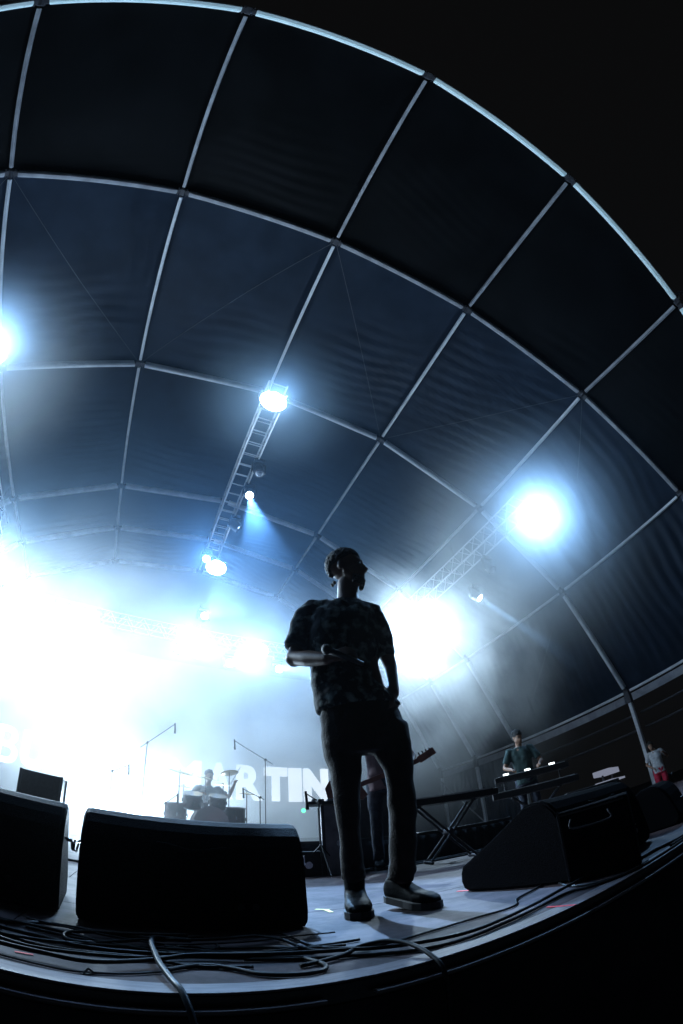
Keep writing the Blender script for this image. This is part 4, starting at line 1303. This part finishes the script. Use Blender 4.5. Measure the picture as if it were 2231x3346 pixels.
M_CASE = grain(new_mat('case_laminate', (0.22, 0.22, 0.25), 0.35, 0.2), (0.15, 0.15, 0.18), (0.28, 0.28, 0.32), 6, 0.1, (0.25, 0.5))
def case(label, c, s, rz=0.0, group=None, mat=None, shelf=False):
    t = thing('flight_case', label, 'case', (c[0], c[1], c[2]), rz, group)
    bm = bmesh.new()
    add_box(bm, (0, 0, s[2] / 2), (s[0], s[1], s[2]), bevel=0.006)
    obj('shell', bm, mat or M_BLACK, t)
    for sx in (-1, 1):
        for sy in (-1, 1):
            box_obj('corner_edging', (sx * s[0] / 2, sy * s[1] / 2, s[2] / 2), (0.03, 0.03, s[2] + 0.006), M_JOINT, t, 0.004)
    bm = bmesh.new()
    add_lathe(bm, [(0.035, 0), (0.035, 0.006)], 14, Matrix.Translation((0, -s[1] / 2 - 0.001, s[2] * 0.45)) @ Matrix.Rotation(PI / 2, 4, 'X'))
    add_lathe(bm, [(0.012, 0), (0.014, 0.014)], 12, Matrix.Translation((0, -s[1] / 2 - 0.004, s[2] * 0.45)) @ Matrix.Rotation(PI / 2, 4, 'X'))
    obj('latch', bm, M_CHROME, t)
    return t
case('tall pale grey case with a round latch left of the standing man\'s legs', (1.98, 4.30, 0), (0.30, 0.3, 0.68), -0.3, mat=M_CASE)
case('dark amplifier behind the bass player', (2.75, 4.9, 0.34), (0.62, 0.36, 0.50), -0.3)
case('dark equipment box low beside the pale grey case', (1.66, 4.33, 0), (0.26, 0.25, 0.24), -0.2)
case('dark monitor speaker box standing upstage behind the left wedge', (-0.93, 5.5, 0.0), (0.455, 0.4, 0.815), 0.0)
t = thing('percussion_table', 'small table top with dark kit on the pale grey case', 'table', (1.95, 4.3, 0.69), -0.3)
box_obj('table_top', (0, 0, 0.02), (0.50, 0.34, 0.03), M_BLACK, t, 0.004)
bm = bmesh.new()
for k in range(3):
    add_box(bm, (-0.15 + 0.15 * k, 0, 0.05), (0.12, 0.16, 0.03), bevel=0.006)
obj('pedal', bm, M_CASE, t)

# bass guitar
M_BASS = grain(new_mat('bass_varnish', (0.22, 0.08, 0.06), 0.3, spec=0.6), (0.16, 0.055, 0.045), (0.3, 0.11, 0.08), 10, 0.0)
bass = thing('bass_guitar', 'reddish bass guitar held by the bass player, neck pointing right', 'bass guitar', (2.50, 4.22, 0.0), -0.45)
bm = bmesh.new()
prof = [(-0.26, -0.02), (-0.25, 0.09), (-0.18, 0.15), (-0.08, 0.13), (0.0, 0.11), (0.07, 0.15), (0.12, 0.17), (0.14, 0.12), (0.10, 0.05), (0.10, -0.04), (0.12, -0.12), (0.06, -0.15), (-0.02, -0.12), (-0.10, -0.14), (-0.20, -0.15), (-0.25, -0.10)]
ax = Vector((0.955, -0.02, 0.30)).normalized()
ay = Vector((-0.30, 0.0, 0.955))
az = ax.cross(ay).normalized()
o0 = Vector((-0.33, -0.21, 0.85))
f1 = [bm.verts.new(o0 + ax * x + ay * y + az * 0.02) for x, y in prof]
f2 = [bm.verts.new(o0 + ax * x + ay * y - az * 0.02) for x, y in prof]
for k in range(len(prof)):
    k2 = (k + 1) % len(prof)
    bm.faces.new((f1[k], f1[k2], f2[k2], f2[k]))
bm.faces.new(f1)
bm.faces.new(f2[::-1])
obj('body', bm, M_BASS, bass)
bm = bmesh.new()
add_beam(bm, o0 + ax * 0.08 + az * 0.025, o0 + ax * 0.72 + az * 0.025, 0.05, 0.02, up=az, bevel=0.004)
obj('neck', bm, M_BASS, bass)
bm = bmesh.new()
add_beam(bm, o0 + ax * 0.72 + az * 0.02, o0 + ax * 0.91 + ay * 0.03 + az * 0.02, 0.075, 0.018, up=az, bevel=0.004)
obj('headstock', bm, M_BASS, bass)
for k in range(4):
    bm = bmesh.new()
    p = o0 + ax * (0.75 + 0.04 * k) + ay * 0.055 + az * 0.02
    add_tube(bm, [p - ay * 0.02, p + ay * 0.02], 0.008, 8)
    obj('tuning_peg', bm, M_CHROME, bass)
bm = bmesh.new()
add_box(bm, o0 + az * 0.026, (0.06, 0.01, 0.08))
obj('pickup', bm, M_CHROME, bass)

# keyboards
def keyboard(label, loc, rz, W=0.92, D=0.30, H=0.09):
    t = thing('keyboard', label, 'keyboard', loc, rz)
    box_obj('case', (0, 0, H / 2), (W, D, H), M_BLACK, t, 0.008)
    nk = int((W - 0.1) / 0.0235)
    me = None
    for k in range(nk):
        M = Matrix.Translation((-W / 2 + 0.06 + k * 0.0235, D * 0.25, H))
        if me is None:
            bm = bmesh.new()
            add_box(bm, (0, 0, 0.006), (0.022, 0.13, 0.012))
            o = obj('key', bm, M_SKINHEAD, t, matrix=M)
            me = o.data
        else:
            inst('key', me, t, M)
    bm = bmesh.new()
    add_box(bm, (W * 0.33, -D / 2 - 0.003, H * 0.5), (0.05, 0.006, 0.04))
    obj('socket', bm, M_CHROME, t)
    return t
def x_stand(label, loc, rz, w, h):
    t = thing('keyboard_stand', label, 'keyboard stand', loc, rz, 'folding keyboard stands')
    for sx in (-1, 1):
        for y in (-0.10, 0.10):
            bm = bmesh.new()
            add_tube(bm, [(-sx * w * 0.5, y, h - 0.012), (sx * w * 0.42, y, 0.02)], 0.013, 8)
            obj('leg', bm, M_JOINT, t)
    for sx in (-1, 1):
        bm = bmesh.new()
        add_tube(bm, [(sx * w * 0.42, -0.17, 0.015), (sx * w * 0.42, 0.17, 0.015)], 0.015, 8)
        obj('foot', bm, M_JOINT, t)
        bm = bmesh.new()
        add_tube(bm, [(sx * w * 0.5, -0.14, h - 0.012), (sx * w * 0.5, 0.14, h - 0.012)], 0.012, 8)
        obj('rest_bar', bm, M_JOINT, t)
    bm = bmesh.new()
    add_lathe(bm, [(0.03, -0.12), (0.03, 0.12)], 14, Matrix.Translation((0, 0, h * 0.5)) @ Matrix.Rotation(PI / 2, 4, 'X'))
    obj('pivot', bm, M_JOINT, t)
    return t
x_stand('crossed black keyboard stand between the man\'s legs and the right monitor', (2.98, 3.88, 0), -0.38, 0.56, 0.60)
keyboard('black keyboard on the crossed stand right of the standing man', (3.02, 3.86, 0.60), -0.38 + PI, 1.0, 0.28, 0.065)
x_stand('keyboard stand in front of the keyboard player', (5.30, 4.72, 0.0), -0.72, 0.7, 0.62)
keyboard('upper black keyboard with lit edges in front of the keyboard player', (5.33, 4.76, 0.86), -0.72 + PI, 1.1, 0.28, 0.08)
keyboard('lower black keyboard of the keyboard player', (5.28, 4.70, 0.62), -0.72 + PI, 1.25, 0.32, 0.09)
for sx in (-0.42, 0.42):
    t = thing('keyboard_bracket', 'upright bracket carrying the %s end of the upper keyboard' % ('left' if sx < 0 else 'right'), 'bracket', (5.31 + sx * 0.75, 4.73 + sx * -0.66, 0.71), -0.72, 'keyboard brackets')
    bm = bmesh.new()
    add_tube(bm, [(0, 0.12, 0.0), (0, 0.12, 0.148), (0, -0.10, 0.148)], 0.010, 8)
    obj('arm', bm, M_JOINT, t)
t = thing('equipment_rack', 'dark rack of equipment on the right of the keyboard player', 'rack', (6.9, 4.9, 0.0), -0.8)
box_obj('cabinet', (0, 0, 0.25), (0.9, 0.5, 0.5), M_BLACK, t, 0.01)
for k in range(3):
    box_obj('drawer', (0, -0.255, 0.11 + 0.14 * k), (0.8, 0.02, 0.12), M_JOINT, t, 0.004)
for x, y, z, lb in [(4.98, 4.93, 0.965, 'first small white light on the upper keyboard'), (5.22, 4.72, 0.965, 'second small white light on the upper keyboard'), (5.50, 4.48, 0.965, 'third small white light on the upper keyboard')]:
    t = thing('clip_light', lb, 'light', (x, y, z), -0.72, 'small white lights on the upper keyboard')
    bm = bmesh.new()
    add_tube(bm, [(-0.04, 0, 0), (0.04, 0, 0)], 0.013, 8)
    obj('lamp', bm, M_CLIP, t)
    bm = bmesh.new()
    add_tube(bm, [(0, 0.02, -0.02), (0, 0.04, -0.06)], 0.006, 6)
    obj('bracket', bm, M_JOINT, t)
# green indicator lamp
bm = bmesh.new()
add_ball(bm, (2.75, 7.2, 0.86), 0.03, 12, 8)
tag(obj('indicator_light', bm, M_GREEN), 'tiny green indicator light in the fog right of the drums', 'light')
# water bottle
t = thing('water_bottle', 'small blue water bottle beside the keyboard stand foot', 'bottle', (2.55, 4.02, 0))
bm = bmesh.new()
add_lathe(bm, [(0.03, 0.0), (0.033, 0.01), (0.033, 0.13), (0.028, 0.16), (0.013, 0.19), (0.013, 0.2)], 16)
obj('bottle', bm, M_BOTTLE, t, smooth=True)
bm = bmesh.new()
add_lathe(bm, [(0.015, 0.2), (0.015, 0.215)], 12)
obj('cap', bm, M_SKINHEAD, t)

# off-stage on the right: tables with white tops, glow added to the tops, rail
for c, s, rz, lb in [((12.2, 8.0, 0.9), (1.3, 0.5, 0.16), 0.35, 'upper white panel with added glow beyond the right side of the stage'), ((12.4, 8.05, 0.62), (1.9, 0.5, 0.06), 0.35, 'lower pale strip panel with added glow beyond the right side of the stage')]:
    t = thing('white_canopy', lb, 'canopy', c, rz)
    box_obj('panel', (0, 0, 0), s, M_PANEL_GLOW, t, 0.01)
    for sx in (-1, 1):
        bm = bmesh.new()
        add_tube(bm, [(sx * s[0] * 0.45, 0, -s[2] / 2), (sx * s[0] * 0.45, 0, -c[2] - 1.2)], 0.03, 8)
        obj('leg', bm, M_JOINT, t)
t = thing('hand_rail', 'metal hand rail at the far right beside the man in red shorts', 'railing', (9.3, 4.4, -1.2))
bm = bmesh.new()
add_tube(bm, [(-0.6, 0.1, 1.0), (0, 0, 1.12), (0.5, -0.1, 1.5), (2.0, -0.2, 1.55)], 0.025, 8)
obj('rail', bm, M_TRUSS, t)
for x, z in ((-0.6, 1.0), (0.5, 1.5), (2.0, 1.55)):
    bm = bmesh.new()
    add_tube(bm, [(x, 0, 0), (x, 0, z)], 0.022, 8)
    obj('post', bm, M_TRUSS, t)
